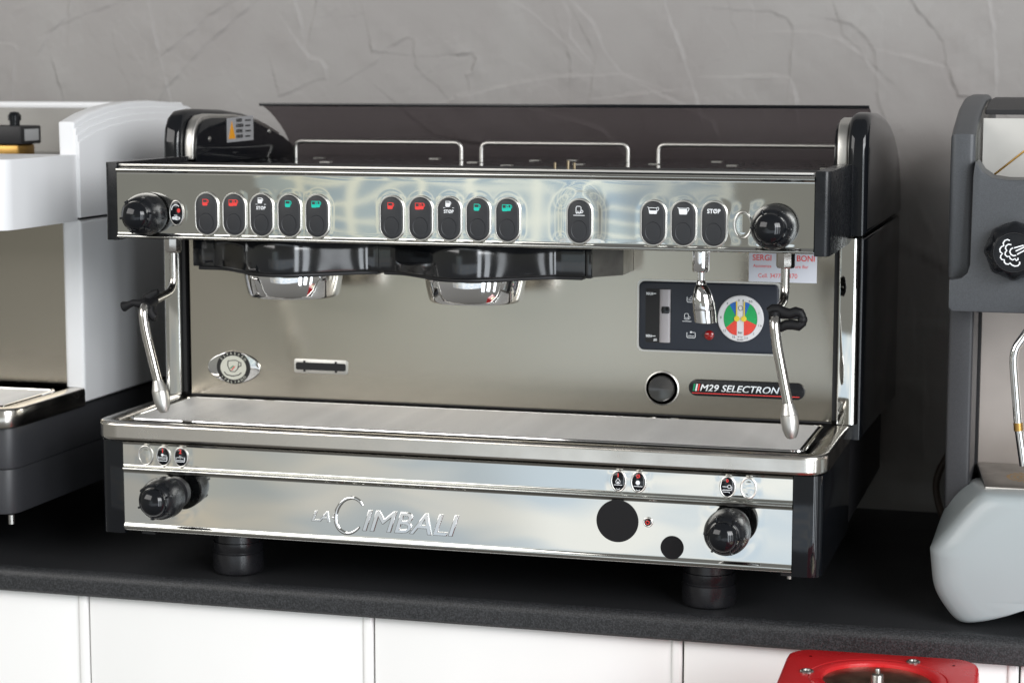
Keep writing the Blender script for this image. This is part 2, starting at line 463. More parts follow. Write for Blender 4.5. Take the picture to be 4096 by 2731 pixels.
# ------------------------------------------------------------------ wall (setting)
RIDGES = [
 [(-0.811,0.597),(-0.791,0.612),(-0.758,0.626)],[(-0.707,0.626),(-0.709,0.6)],[(-0.728,0.589),(-0.698,0.602),(-0.65,0.617),(-0.619,0.625)],
 [(-0.743,0.572),(-0.736,0.582),(-0.728,0.589)],[(-0.812,0.57),(-0.793,0.568),(-0.785,0.559),(-0.792,0.534),(-0.794,0.499)],[(-0.729,0.525),(-0.721,0.497)],
 [(-0.593,0.64),(-0.594,0.622),(-0.589,0.608),(-0.584,0.577),(-0.575,0.543),(-0.568,0.514)],[(-0.578,0.496),(-0.566,0.513),(-0.549,0.528),(-0.517,0.562),(-0.477,0.593),(-0.437,0.623)],
 [(-0.564,0.56),(-0.532,0.582),(-0.507,0.604),(-0.467,0.624)],[(-0.387,0.623),(-0.381,0.601),(-0.377,0.581)],
 [(-0.386,0.573),(-0.368,0.548),(-0.353,0.546),(-0.345,0.534),(-0.346,0.521),(-0.369,0.517),(-0.399,0.503),(-0.411,0.5),(-0.414,0.512)],
 [(-0.3,0.53),(-0.279,0.542),(-0.262,0.561),(-0.235,0.574),(-0.226,0.572),(-0.225,0.539),(-0.212,0.523),(-0.195,0.512),(-0.183,0.498)],
 [(-0.285,0.57),(-0.282,0.557),(-0.273,0.556)],[(-0.166,0.553),(-0.151,0.554),(-0.143,0.547),(-0.149,0.531),(-0.157,0.528),(-0.153,0.507),(-0.169,0.5)],
 [(-0.143,0.504),(-0.097,0.516)],[(-0.359,0.614),(-0.362,0.601)],[(-0.097,0.62),(-0.069,0.604),(-0.028,0.567)],[(-0.032,0.62),(-0.021,0.598),(-0.022,0.574),(-0.015,0.566)],
 [(-0.028,0.566),(-0.021,0.547),(-0.021,0.527)],[(-0.097,0.515),(-0.063,0.522),(-0.021,0.526),(0.01,0.527)],[(-0.004,0.602),(0.007,0.59),(0.024,0.555),(0.046,0.528),(0.06,0.523)],
 [(0.0,0.571),(0.011,0.55),(0.009,0.528),(0.006,0.512)],[(0.097,0.618),(0.105,0.592),(0.119,0.555),(0.133,0.518),(0.14,0.494)],
 [(0.191,0.605),(0.231,0.602),(0.247,0.595),(0.255,0.586),(0.254,0.552),(0.252,0.526)],[(0.187,0.525),(0.251,0.526),(0.258,0.513),(0.261,0.492)],
 [(0.26,0.579),(0.284,0.579),(0.31,0.57),(0.337,0.552),(0.35,0.536)],[(0.31,0.591),(0.325,0.588),(0.341,0.573),(0.354,0.556),(0.355,0.526),(0.36,0.495),(0.368,0.472)],
 [(0.31,0.591),(0.315,0.575),(0.347,0.544)],[(0.36,0.557),(0.414,0.543)],[(0.394,0.618),(0.405,0.6),(0.423,0.58),(0.433,0.564),(0.439,0.539),(0.453,0.503),(0.473,0.501),(0.491,0.49)],
 [(0.485,0.615),(0.494,0.564),(0.497,0.501)],[(0.049,0.502),(0.076,0.505)],[(0.391,0.423),(0.405,0.397),(0.415,0.364),(0.427,0.343),(0.436,0.323)],
 [(0.377,0.327),(0.416,0.313),(0.449,0.293)],[(0.39,0.16),(0.423,0.163),(0.452,0.161)],[(0.423,0.146),(0.425,0.07),(0.452,0.067)],[(0.391,0.228),(0.418,0.232),(0.451,0.227)],
 [(0.411,0.01),(0.442,0.01)], [(-.25,.49),(-.2,.45),(-.13,.44)], [(-.05,.48),(.02,.46),(.05,.43)], [(.1,.5),(.16,.47),(.17,.44)]]
def build_wall():
    import numpy as np
    xs = np.concatenate([np.linspace(-2.2, -.84, 12)[:-1], np.arange(-.84, .57, .0016), np.linspace(.57, 1.9, 12)[1:]])
    zs = np.concatenate([np.linspace(-.9, 0, 8)[:-1], np.arange(0, .40, .006), np.arange(.40, .66, .0017), np.linspace(.67, 1.5, 8)])
    X, Z = np.meshgrid(xs, zs, indexing='ij')
    H = np.zeros_like(X)
    rs = np.random.RandomState(3)
    # slow waviness of a hand-trowelled face
    for k in range(26):
        a = rs.uniform(0, PI); fq = rs.uniform(12, 55); ph = rs.uniform(0, 6.28)
        H += .00016*(20/fq)*np.sin((X*math.cos(a)+Z*math.sin(a))*fq+ph)
    wob = .0006*np.sin(X*131+2*np.sin(Z*97))+.0007*np.sin(Z*373+X*161)
    for q, l in enumerate(RIDGES):
        amp = .0021*(.6+.7*rs.rand()); side = 1 if rs.rand() > .5 else -1
        best = np.full(X.shape, 9.0); sg = np.zeros_like(X); along = np.zeros_like(X)
        for i in range(len(l)-1):
            ax, az = l[i]; bx, bz = l[i+1]; dx, dz = bx-ax, bz-az; LL = dx*dx+dz*dz
            t = np.clip(((X-ax)*dx+(Z-az)*dz)/LL, 0, 1)
            px, pz = X-(ax+t*dx), Z-(az+t*dz); d = np.hypot(px, pz)
            m = d < best; best = np.where(m, d, best); sg = np.where(m, np.sign(dx*pz-dz*px), sg)
        sd = best*sg*side + wob*.5
        brk = np.clip(.35+.65*np.sin(X*(70+9*q % 40)+Z*110+2.1*q)+.35*np.sin(X*233-Z*191+q), 0, 1)
        ridge = amp*.34*brk*(np.exp(-(sd/.0019)**2)-.35*np.exp(-((sd+.0042)/.0024)**2))
        step = amp*(.35+.45*brk)*np.where(sd > 0, np.exp(-sd/.030), 0)*(best < .12)*(1/(1+np.exp(-(sd-.0003)/.0004)))
        near = np.exp(-np.maximum(best-.03, 0)**2/.0006)
        H += (ridge+step)*near
    # overlapping trowel smears with crisp, irregular edges
    for k in range(150):
        cx_, cz_ = rs.uniform(-.86, .58), rs.uniform(.05, .66); a = rs.uniform(-.5, 1.9)
        lu, lv = rs.uniform(.02, .085), rs.uniform(.008, .035)
        U = ((X-cx_)*math.cos(a)+(Z-cz_)*math.sin(a))/lu; V = (-(X-cx_)*math.sin(a)+(Z-cz_)*math.cos(a))/lv
        rr = np.sqrt(U*U+V*V)+.16*np.sin(3*np.arctan2(V, U)+k)+.07*np.sin(9*np.arctan2(V, U)+2*k)+.05*np.sin(X*410+Z*330)
        H += rs.uniform(.00012, .00042)*np.clip((1-rr)/.05, 0, 1)*np.clip(.35+.65*(U+1)/2, 0, 1)
    nx, nz = X.shape
    co = np.stack([X, .57-H, Z], -1).reshape(-1, 3)
    idx = np.arange(nx*nz).reshape(nx, nz)
    f = np.stack([idx[:-1, :-1], idx[1:, :-1], idx[1:, 1:], idx[:-1, 1:]], -1).reshape(-1, 4)
    me = bpy.data.meshes.new('wall'); me.from_pydata(co.tolist(), [], f.tolist())
    me.polygons.foreach_set('use_smooth', [True]*len(me.polygons))
    return me
wall = part('wall', build_wall(), 'trowelled_plaster', kind='structure')

# ------------------------------------------------------------------ countertop
r = root('countertop', (0, .3, -.03), 'long black speckled countertop with a rounded front edge carrying all three coffee machines', 'countertop')
prof = []
R = .011
for k in range(9): t = PI/2*k/8; prof.append((.005+R-R*math.sin(PI/2-t+0)*1, -R+R*math.sin(t)))
prof = [(.57, -.027), (.008, -.027), (.005, -.024)] + prof + [(.57, 0.0)]
b = B().prism(prof, 'x', -2.0, 1.8)
part('worktop', b, 'worktop_laminate', r)
# ------------------------------------------------------------------ tiled base wall
r = root('tiled_wall', (0, .05, -.9), 'glossy white tiled wall under the black countertop, wide tiles with open vertical joints', 'tiled wall')
b = B().box(-2.0, 1.8, .034, .12, -.9, -.0275)
part('backing', b, 'grout', r)
tile_me = None
pitch_x = .3254
for k in range(-4, 5):
    x0 = -.0909+pitch_x*k
    if tile_me is None:
        tile_me = B().box(.0016, pitch_x-.0004, -.0, .013, -.5, 0, .0020, 3).mesh('tile')
    part('tile', tile_me, 'tile_glaze', r, at=(x0, .021+random.uniform(0, .0006), -.0285))
    bs = B().box(-.0105, -.0002, 0, .012, -.5, 0, .0025, 3)
    part('edge_strip', bs, 'tile_glaze', r, at=(x0, .0185, -.0287))

# ================================================================== main machine
m = root('espresso_machine', (0, .27, 0), 'polished steel two group espresso machine with black knobs in the middle of the counter', 'coffee machine')

BUT = [(-.2592, .0274), (-.2288, .0274), (-.1989, .0274), (-.1687, .0274), (-.1389, .0274),
       (-.0595, .0271), (-.0293, .0271), (.0004, .0271), (.0302, .0271), (.0604, .0271),
       (.1330, .0271), (.2061, .0268), (.2355, .0268), (.2649, .0268)]
BZ = .3853
def sd_stad(x, z, cx_, cz_, w, h):
    rr = w/2; d = h/2-rr
    dz = max(abs(z-cz_)-d, 0); return math.hypot(x-cx_, dz)-rr
def sd_ell(x, z, cx_, cz_, w, h):
    return (math.hypot((x-cx_)/(w/2), (z-cz_)/(h/2))-1)*min(w, h)/2
def emboss(d, amp, wid):
    if d <= 0: return amp
    return amp*math.exp(-(d/wid)**2)
def lowwave(x, z):
    return .00012*math.sin(x*19+1.3)*math.cos(z*40+.6)+.00004*math.sin(x*43+z*50)
# control fascia: embossed sheet with rolled lips top and bottom
F0, F1, FX = .3584, .4316, .360
def fascia():
    b = B(); b.ang = 60
    nx = 420
    zs = []
    nz = 46
    # section (y,z): inside bottom -> lip -> face -> lip -> top
    sec = [(.012, F0, 0), (.004, F0, 0)]
    for k in range(5): t = PI/2*k/4; sec.append((.0015-.0040*math.sin(t), F0+.0022-.0022*math.cos(t), 0))
    sec.append((-.0022, F0+.0032, 0)); sec.append((-.0004, F0+.0046, 0))
    for k in range(nz): sec.append((0.0, F0+.0052+(F1-F0-.0104)*k/(nz-1), 1))
    sec.append((-.0004, F1-.0046, 0)); sec.append((-.0020, F1-.0032, 0))
    for k in range(5): t = PI/2*k/4; sec.append((.0015-.0035*math.cos(t), F1-.0022+.0022*math.sin(t), 0))
    sec.append((.006, F1, 0)); sec.append((.012, F1, 0))
    def P(i, j):
        x = -FX+2*FX*i/(nx-1); y, z, em = sec[j]
        if em:
            h = 0
            for k, (bx, bw) in enumerate(BUT):
                d = abs(x-bx)
                if d < .05:
                    dd = sd_stad(x, z, bx, BZ, bw, .0458)
                    h = max(h, emboss(dd, .00005, .0028)) if k != 10 else max(h, emboss(dd-.0005, .0005, .0080))
            h = max(h, emboss(sd_ell(x, z, .2926, BZ, .0182, .0268), .00012, .004), emboss(sd_ell(x, z, -.2931, BZ, .0162, .0268), .00015, .004))
            for kx in (-.3235, .3235): h = max(h, emboss(math.hypot(x-kx, z-.3845)-.020, .0003, .008))
            fade = min(1, (z-F0-.005)/.004, (F1-.005-z)/.004)
            y -= (h+lowwave(x, z))*max(0, fade)
        return (x, y, z)
    b.grid(P, nx, len(sec))
    return b
part('front_panel', fascia(), 'polished_steel', m)
b = B().box(-FX, FX, .0125, .165, F0+.001, F1-.001)
part('panel_housing', b, 'black_deep', m)
b = B().box(-FX, FX, .0035, .0095, F1+.0012, F1+.0036, .0008, 2)
part('top_trim', b, 'satin_trim', m)
# bar end caps
for sx in (-1, 1):
    x0, x1 = sorted((sx*(FX+.0004), sx*.3745))
    pts = fillet([(x0, .0005, 0), (x1, .0005, 0), (x1, .178, 0), (x0, .178, 0)], [0, .011, 0, 0] if sx > 0 else [.011, 0, 0, 0], 8, True)
    if sx < 0: pts = fillet([(x0, .0005, 0), (x1, .0005, 0), (x1, .178, 0), (x0, .178, 0)], [.011, .0005, .0005, .0005], 8, True)
    else: pts = fillet([(x0, .0005, 0), (x1, .0005, 0), (x1, .178, 0), (x0, .178, 0)], [.0005, .011, .0005, .0005], 8, True)
    b = B().prism([(p.x, p.y) for p in pts], 'z', F0-.002, F1+.005, .0018, 3)
    part('end_cap', b, 'black_cap', m)

# --- push buttons
def cup(b, x, z, s, y, flip=False, level=.5):
    """little cup pictogram, s = cup width"""
    h = s*.82; w = s*.72; x0 = x-s/2
    body = rrect(x0, x0+w, z-h/2, z-h/2+h*level, w*.22, 3)
    flat(b, body, y)
    stroke(b, [(x0+.06*s, z-h/2+h*level*.8), (x0+.05*s, z+h/2), (x0+w-.05*s, z+h/2), (x0+w-.05*s, z-h/2+h*level*.8)], s*.10, y-.00005)
    arc = [(x0+w+.13*s*math.sin(t*PI/6), z+h*.18+h*.26*math.cos(t*PI/6)) for t in range(7)]
    stroke(b, arc, s*.09, y-.00005)
ring_me = {}
def make_button(x, w, icon, mat, h=.0458, recess=0):
    y = -.0016 if not recess else -.0022
    key = round(w, 4)
    if key not in ring_me:
        path = stadium(0, 0, w-.0028, h-.0028, 14)
        b = B(); b.tube([(p[0], 0, p[1]) for p in path], .00105, 10, closed=True); ring_me[key] = b.mesh('bezel')
        iw, ih = w-.0046, h-.0046
        b = B(); b.prism(stadium(0, 0, iw, ih, 16), 'y', -.0016, .004, .0009, 3); cap = b.mesh('button_cap')
        b = B()
        dw = iw*.70; dh = ih*.46; cz = -ih*.20
        n = 26
        rings = []
        for q, (sc, yy) in enumerate(((1.0, -.00165), (.93, -.0012), (.8, -.0007), (.55, -.00035), (.25, -.0002))):
            rings.append([b.bm.verts.new((dw/2*sc*math.cos(2*PI*k/n), yy-.0004, cz+dh/2*sc*math.sin(2*PI*k/n))) for k in range(n)])
        for i in range(4):
            for k in range(n): b.bm.faces.new((rings[i][k], rings[i][(k+1) % n], rings[i+1][(k+1) % n], rings[i+1][k]))
        b.bm.faces.new(rings[-1])
        dim = b.mesh('dimple')
        ring_me[key] = (ring_me[key], cap, dim)
        b = B()
        for i in range(4):
            for j in range(5):
                b.lathe([(.00034, -.0004), (.00028, -.0008), (.0, -.001)], 'y', ((i-1.5)*.0026, -.0002, cz+(j-2)*.0027), 6)
        ring_me['dots'] = b.mesh('grip_dots')
    ring, cap, dim = ring_me[key]
    c = part('push_button', cap, 'button_black', m, at=(x, y, BZ))
    if recess: part('bezel', ring, 'black_matt', c, at=(x, -.0018, BZ))
    else: part('bezel', ring, 'satin_trim', c, at=(x, y+.0002, BZ))
    part('dimple', dim, 'button_dimple', c, at=(x, y, BZ))
    if icon not in ('stop', 'cupstop'): part('grip_dots', ring_me['dots'], 'button_dimple', c, at=(x, y+.0004, BZ), kind='stuff')
    b = B(); yi = -.00165; zi = .0118
    if icon == 'cup1': cup(b, 0, zi, .0078, yi, level=.55)
    elif icon == 'cup2': cup(b, -.0014, zi, .0078, yi, level=.5); cup(b, .0022, zi+.0002, .0074, yi+.0001, level=.55)
    elif icon == 'cupstop':
        cup(b, 0, zi+.0028, .0066, yi, level=.75)
        text_verts(b, 'STOP', 0, zi-.0060, .0046, yi, .0002, 'CENTER', sx=.92, bold=.00012)
        stroke(b, [(.0003, zi-.0060), (.0020, zi-.0026)], .0004, yi-.0001)
        for q in (-.0052, -.0040, .0040, .0052): flat(b, ellipse(q, zi-.0008, .0008, .0008, 8), yi)
    elif icon == 'stop':
        text_verts(b, 'STOP', 0, zi-.0014, .0058, yi, .0002, 'CENTER', sx=.92, bold=.00015)
        stroke(b, [(.0004, zi-.0014), (.0026, zi+.0030)], .0005, yi-.0001)
    elif icon == 'warmer':
        s = .0060
        stroke(b, [(-.0030, .0085), (-.0030, .0135), (-.0022, .0148), (.0010, .0148), (.0020, .0138), (.0020, .0085)], .0006, yi)
        stroke(b, [(.0020, .0112), (.0036, .0108), (.0040, .0096), (.0034, .0086), (.0020, .0084), (-.003, .0086)], .0006, yi-.0001)
        for q in (-.0020, -.0004, .0012): stroke(b, [(q-.0006, .0074), (q-.0002, .0086), (q+.0002, .0092), (q+.0006, .0104)], .0005, yi-.0002)
        stroke(b, [(-.0056, .0060), (.0056, .0060)], .0006, yi)
    elif icon in ('jug1', 'jug2'):
        lv = .0024 if icon == 'jug1' else .0042
        flat(b, [(-.0034, .0088), (.0032, .0088), (.0036, .0096), (.0036, .0096+lv), (-.0038, .0096+lv), (-.0037, .0094)], yi)
        stroke(b, [(-.0056, .0152), (-.0044, .0150), (-.0035, .0094)], .0006, yi-.0001)
        stroke(b, [(-.0040, .0146), (.0034, .0146), (.0036, .0100)], .0006, yi-.0002)
        stroke(b, [(.0034, .0148), (.0052, .0152), (.0056, .0142), (.0050, .0124), (.0036, .0114)], .0006, yi-.0003)
    part('icon', b, mat, c, at=(x, y, BZ))
icons = ['cup1', 'cup2', 'cupstop', 'cup1', 'cup2']*2+['warmer', 'jug1', 'jug2', 'stop']
imats = ['print_red', 'print_red', 'print_white', 'print_green', 'print_green']*2+['print_white']*4
for k, (bx, bw) in enumerate(BUT): make_button(bx, bw, icons[k], imats[k], recess=(k == 10))

# --- oval badges (domed) : rim + disc + print
def oval(cx_, cz_, y, w, h, kind):
    path = ellipse(0, 0, w-.002, h-.002, 40)
    b = B(); b.tube([(p[0], 0, p[1]) for p in path], .0009, 8, closed=True)
    rim = part('badge_rim', b, 'satin_trim', m, at=(cx_, y, cz_))
    b = B(); n = 36; rings = []
    for sc, yy in (((1, 0), (.97, -.0006), (.8, -.0012), (.5, -.0017), (.2, -.0019)) if kind != 'blank' else ((1, 0), (.9, .00005), (.7, -.0001), (.4, -.0002), (.2, -.00025))):
        rings.append([b.bm.verts.new(((w-.003)/2*sc*math.cos(2*PI*k/n), yy, (h-.003)/2*sc*math.sin(2*PI*k/n))) for k in range(n)])
    for i in range(4):
        for k in range(n): b.bm.faces.new((rings[i][k], rings[i][(k+1) % n], rings[i+1][(k+1) % n], rings[i+1][k]))
    b.bm.faces.new(rings[-1])
    part('badge_face', b, 'black_gloss' if kind != 'blank' else 'polished_steel', rim, at=(cx_, y, cz_))
    if kind == 'blank': return
    bw, br_ = B(), B(); yy = -.0019
    if kind == 'one' or kind == 'two':
        text_verts(br_, '1' if kind == 'one' else '2', 0, .0042, .0062, yy, .0002, 'CENTER', bold=.00015)
        stroke(bw, [(-.0048, .0002), (-.0048, -.0044), (.0044, -.0044), (.0048, -.0036), (.0048, .0002)], .0006, yy)
        if kind == 'one':
            flat(bw, ellipse(-.0002, .0018, .0028, .0028, 12), yy-.0001); stroke(bw, [(.0010, .0014), (.0048, .0012)], .0005, yy-.0001)
            for q in (-.0008, -.0022): stroke(bw, [(-.004, q), (-.001, q+.0002), (.001, q-.0002), (.004, q)], .0004, yy-.0001)
        else:
            stroke(bw, [(-.0036, .0000), (-.0014, .0000), (-.0008, .0022), (0, -.0018), (.0008, .0022), (.0014, 0), (.0036, 0)], .0005, yy-.0001)
            stroke(bw, [(-.004, -.0030), (.004, -.0030)], .0005, yy-.0001)
    elif kind == 'flame':
        text_verts(br_, 'I', 0, .0045, .0050, yy, .0002, 'CENTER', bold=.0002)
        stroke(bw, [(0, .0032), (-.0022, .0002), (-.0018, -.0016), (0, -.0022), (.0018, -.0016), (.0022, .0002), (0, .0032)], .0005, yy-.0001)
        flat(bw, ellipse(0, -.0008, .0016, .0020, 10), yy-.0001); stroke(bw, [(-.0042, -.0034), (.0042, -.0034)], .0005, yy)
        stroke(bw, ellipse(0, -.0064, .004, .0026, 8, PI*1.1, PI*1.9, False), .0005, yy+.0003)
    elif kind == 'dot':
        text_verts(br_, 'O', 0, .0045, .0048, yy, .0002, 'CENTER', bold=.0001); stroke(br_, [(-.0012, .0042), (.0014, .0082)], .0004, yy)
        flat(bw, ellipse(-.0002, -.0002, .0042, .0044, 18), yy-.0001); stroke(bw, [(-.0044, -.0038), (.0044, -.0038)], .0005, yy)
        stroke(bw, ellipse(0, -.0066, .004, .0026, 8, PI*1.1, PI*1.9, False), .0005, yy+.0003)
    elif kind == 'group':
        text_verts(br_, '0', 0, .0050, .0044, yy, .0002, 'CENTER', bold=.0001)
        stroke(bw, ellipse(.0020, .0008, .0034, .0034, 12, 0, 2*PI, False), .0005, yy); stroke(bw, [(-.0046, .0006), (.0002, .0006)], .0005, yy)
        stroke(bw, [(-.0046, -.0034), (-.0040, -.0026), (.0040, -.0026), (.0044, .0006)], .0006, yy); stroke(bw, [(-.0044, -.0044), (.0020, -.0044), (.0024, -.0054)], .0005, yy)
    elif kind == 'steam':
        stroke(bw, ellipse(.0004, .0030, .0096, .0110, 12, PI*.25, PI*1.0, False), .0008, yy)
        flat(br_, ellipse(.0034, .0026, .0036, .0044, 16), yy)
        for q, ww, hh in ((-.0022, .0042, .0032), (.0010, .0048, .0042), (.0034, .0032, .0030)): flat(bw, ellipse(q, -.0052, ww, hh, 14), yy-.0001*(q > 0))
        for q in (-.0016, 0, .0016): stroke(bw, [(q*1.0, -.0016), (q*.6, -.0030)], .0004, yy)
        stroke(B0 := bw, [(-.0001, -.0001), (.0001, .0001)], .0001, yy+.001)
    part('badge_print', bw, 'print_white', rim, at=(cx_, y, cz_))
    part('badge_symbol', br_, 'print_red', rim, at=(cx_, y, cz_))
oval(-.2931, BZ+.0004, -.0012, .0166, .0268, 'steam')
oval(.2926, BZ-.0004, -.0010, .0182, .0268, 'blank')
LPY = -.0240
oval(-.3220, .1363, LPY-.0008, .0175, .0216, 'blank')
oval(-.3020, .1363, LPY-.0008, .0168, .0216, 'one')
oval(-.2822, .1363, LPY-.0008, .0168, .0216, 'two')
oval(.1789, .1363, LPY-.0008, .0160, .0216, 'flame')
oval(.1987, .1363, LPY-.0008, .0160, .0216, 'dot')
oval(.2857, .1363, LPY-.0008, .0163, .0216, 'group')
oval(.3057, .1363, LPY-.0008, .0163, .0216, 'blank')

# --- knobs
knob_me = {}
def knob(x, z, ybase, stem, rot):
    L = .040; yb = ybase-stem
    if 'body' not in knob_me:
        prof = [(.0, 0), (.0205, 0), (.0216, -.0012), (.0219, -.006), (.0216, -.013), (.0203, -.020), (.0182, -.0262), (.0160, -.0298), (.0153, -.0302), (.0150, -.0312)]
        knob_me['body'] = B().lathe(prof, 'y', n=48).mesh('steam_knob')
        prof = [(.0151, -.0305)]
        for k in range(1, 9): t = PI/2*k/8; prof.append((.0149*math.cos(t) if k < 8 else 0, -.0308-.0105*math.sin(t)))
        knob_me['dome'] = B().lathe(prof, 'y', n=48).mesh('knob_dome')
        b = B()
        b.prism([(-.018, .0190), (-.0305, .0150), (-.0312, .0178), (-.0300, .0188), (-.026, .0196)], 'x', -.0011, .0011, .0005, 2)
        knob_me['fin'] = b.mesh('grip_fin')
        knob_me['stem'] = B().lathe([(.0, .0), (.0165, 0), (.0165, -.004), (.0100, -.0045), (.0100, -.019), (0, -.0195)], 'y', n=32).mesh('knob_collar')
    k0 = part('steam_knob', knob_me['body'], 'black_cap', m, at=(x, yb, z))
    part('knob_dome', knob_me['dome'], 'black_gloss', k0, at=(x, yb, z))
    for q in range(6):
        f = part('grip_fin', knob_me['fin'], 'black_cap', k0, at=(x, yb, z)); f.rotation_euler = (0, rot+q*PI/3, 0)
    part('knob_collar', knob_me['stem'], 'black_matt', k0, at=(x, ybase, z))
knob(-.3235, .3843, -.0008, .0015, .35)
knob(.3235, .3843, -.0008, .0015, .55)
knob(-.2905, .0985, LPY, .020, .15)
knob(.2905, .0985, LPY, .020, .62)

# --- lower panel
LA0, LA1, LXW = .0546, .1500, .3478
def lower_panel():
    b = B(); b.ang = 60; nx = 380
    sec = [(.010, LA0, 0), (-.014, LA0, 0)]
    for k in range(7): t = PI/2*k/6; sec.append((-.0180-.0075*math.sin(t), LA0+.0060-.0060*math.cos(t), 0))
    sec.append((-.0252, LA0+.0072, 0)); sec.append((-.0238, LA0+.0088, 0))
    for k in range(40): z = LA0+.0098+(.1180-LA0-.0098)*k/39; sec.append((LPY+.0002+.0015*(1-(z-LA0)/.065)*0, z, 1))
    sec += [(LPY-.0009, .1192, 0), (LPY-.0020, .1205, 0), (LPY-.0021, .1218, 0), (LPY-.0010, .1228, 0), (LPY+.0004, .1234, 0), (LPY+.0003, .1240, 0), (LPY-.0006, .1246, 0)]
    for k in range(18): z = .1252+(.1478-.1252)*k/17; sec.append((LPY, z, 2))
    sec += [(LPY-.0008, .1484, 0), (LPY-.0010, .1493, 0), (LPY-.0002, LA1, 0), (.010, LA1, 0)]
    OV = [(q_, .1363) for q_ in (-.3220, -.3020, -.2822, .1789, .1987, .2857, .3057)]
    def P(i, j):
        x = -LXW+2*LXW*i/(nx-1); y, z, em = sec[j]
        if em:
            h = lowwave(x*1.1+.4, z)*.9
            if em == 2:
                hh = 0
                for (ox, oz) in OV: hh = max(hh, emboss(sd_ell(x, z, ox, oz, .017, .0218), .00014, .0030))
                h += hh*max(0, min(1, (z-.1250)/.0035, (.1480-z)/.0035))*.8
            else:
                for kx in (-.2905, .2905): h += emboss(math.hypot(x-kx, z-.0985)-.02, .0003, .009)
            y -= h
        return (x, y, z)
    b.grid(P, nx, len(sec)); return b
lp = part('lower_panel', lower_panel(), 'polished_steel', m)
b = B()
text_verts(b, 'LA', -.1405, .0783, .0150, LPY-.0003, .0010, 'LEFT', shear=.32, sx=1.16, bevel=.0004)
b.box(-.1176, -.1140, LPY-.0012, LPY, .0822, .0834, .0003, 2)
part('lettering', b, 'chrome', lp)
b = B()
cpts = []
for k in range(41):
    t = math.radians(38+284*k/40)
    px, pz = .0150*math.cos(t), .0183*math.sin(t)
    cpts.append((-.0985+px+pz*.16, LPY-.0003, .0858+pz))
b.tube(cpts, lambda t: .0011+.0009*math.sin(PI*min(1, max(0, t)))**.7, 10)
for v in b.bm.verts: v.co.y = LPY-.0003+(v.co.y-LPY+.0003)*.6
part('lettering', b, 'chrome', lp)
b = B()
text_verts(b, 'IMBALI', -.0870, .0717, .0300, LPY-.0003, .0008, 'LEFT', shear=.30, sx=1.10, bevel=.0006)
part('lettering', b, 'chrome', lp)
part('cover_disc', B().lathe([(0, .001), (.0208, .001), (.0208, -.0004), (.0204, -.0008), (0, -.0009)], 'y', n=48), 'disc_black', m, at=(.1779, LPY-.0004, .0967))
part('cover_disc', B().lathe([(0, .001), (.0113, .001), (.0113, -.0004), (.0110, -.0008), (0, -.0009)], 'y', n=40), 'disc_black', m, at=(.2322, LPY-.0004, .0738))
b = B().tube([(.0041*math.cos(2*PI*k/24), 0, .0041*math.sin(2*PI*k/24)) for k in range(24)], .0008, 8, closed=True)
pl_ = part('pilot_lamp', b, 'satin_trim', m, at=(.2083, LPY-.0006, .0974))
part('lens', B().lathe([(.0036, 0), (.0033, -.0008), (.002, -.0014), (0, -.0017)], 'y', n=24), 'black_gloss', pl_, at=(.2083, LPY-.0006, .0974))
b = B(); stroke(b, ellipse(0, 0, .0034, .0034, 14, 0, 2*PI, False), .0007, -.0017)
part('lens_ring', b, 'print_red', pl_, at=(.2083, LPY-.0006, .0974))
# lower end caps
for sx in (-1, 1):
    x0, x1 = sorted((sx*(LXW+.0004), sx*.3755))
    rr = [.0165, .0005, .0005, .0005] if sx < 0 else [.0005, .0165, .0005, .0005]
    pts = fillet([(x0, LPY+.0005, 0), (x1, LPY+.0005, 0), (x1, .20, 0), (x0, .20, 0)], rr, 10, True)
    part('corner_cap', B().prism([(p.x, p.y) for p in pts], 'z', .0525, .1505, .003, 3), 'black_gloss', m)
b = B().box(-LXW, LXW, -.013, .53, .0556, .1495)
part('base', b, 'black_deep', m)
b = B().box(-.375, .375, .1995, .53, .0560, .1500, .004, 2)
part('base_shell', b, 'black_matt', m)
for bb in ((-.34, -.325, .0, .02, .0475, .0556), (.335, .352, -.005, .012, .0485, .0556), (.356, .368, .0, .01, .0475, .0530)):
    part('bracket', B().box(*bb), 'black_matt', m)
b = B().lathe([(.0, -.0035), (.0028, -.003), (.0028, .0)], 'z', (.343, -.002, .0485), 12)
part('bolt', b, 'steel_dull', m)

# --- drip tray with rolled rim
RZ0, RZ1, RX, RY0, RY1 = .1522, .1708, .3800, -.0310, .188
def rim_loop(inset, r):
    pts = fillet([(-RX+inset, RY0+inset, 0), (RX-inset, RY0+inset, 0), (RX-inset, RY1-inset*.3, 0), (-RX+inset, RY1-inset*.3, 0)], [r, r, .004, .004], 8, True)
    return [(p.x, p.y) for p in pts]
def tray():
    b = B(); b.ang = 50
    prof = [(.010, RZ0+.001, .020), (.0015, RZ0, .028), (0, RZ0+.002, .030), (0, RZ0+.0030, .030), (0, RZ1-.0042, .030), (0, RZ1-.0032, .030), (.0010, RZ1-.0009, .029), (.0030, RZ1, .027), (.0120, RZ1-.0003, .018), (.0150, RZ1-.0014, .016), (.0230, RZ1-.0060, .012), (.0260, RZ1-.014, .007), (.034, RZ1-.0150, .006)]
    rings = []
    for ins, z, r in prof: rings.append([b.bm.verts.new((p[0], p[1], z)) for p in rim_loop(ins, r)])
    n = len(rings[0])
    for i in range(len(rings)-1):
        for k in range(n): b.bm.faces.new((rings[i][k], rings[i][(k+1) % n], rings[i+1][(k+1) % n], rings[i+1][k]))
    b.bm.faces.new(rings[-1]); b.bm.faces.new(rings[0][::-1])
    return b
part('drip_tray', tray(), 'tray_steel', m)
GX, GY0, GY1, GZ = .3530, .0020, .1540, .1688
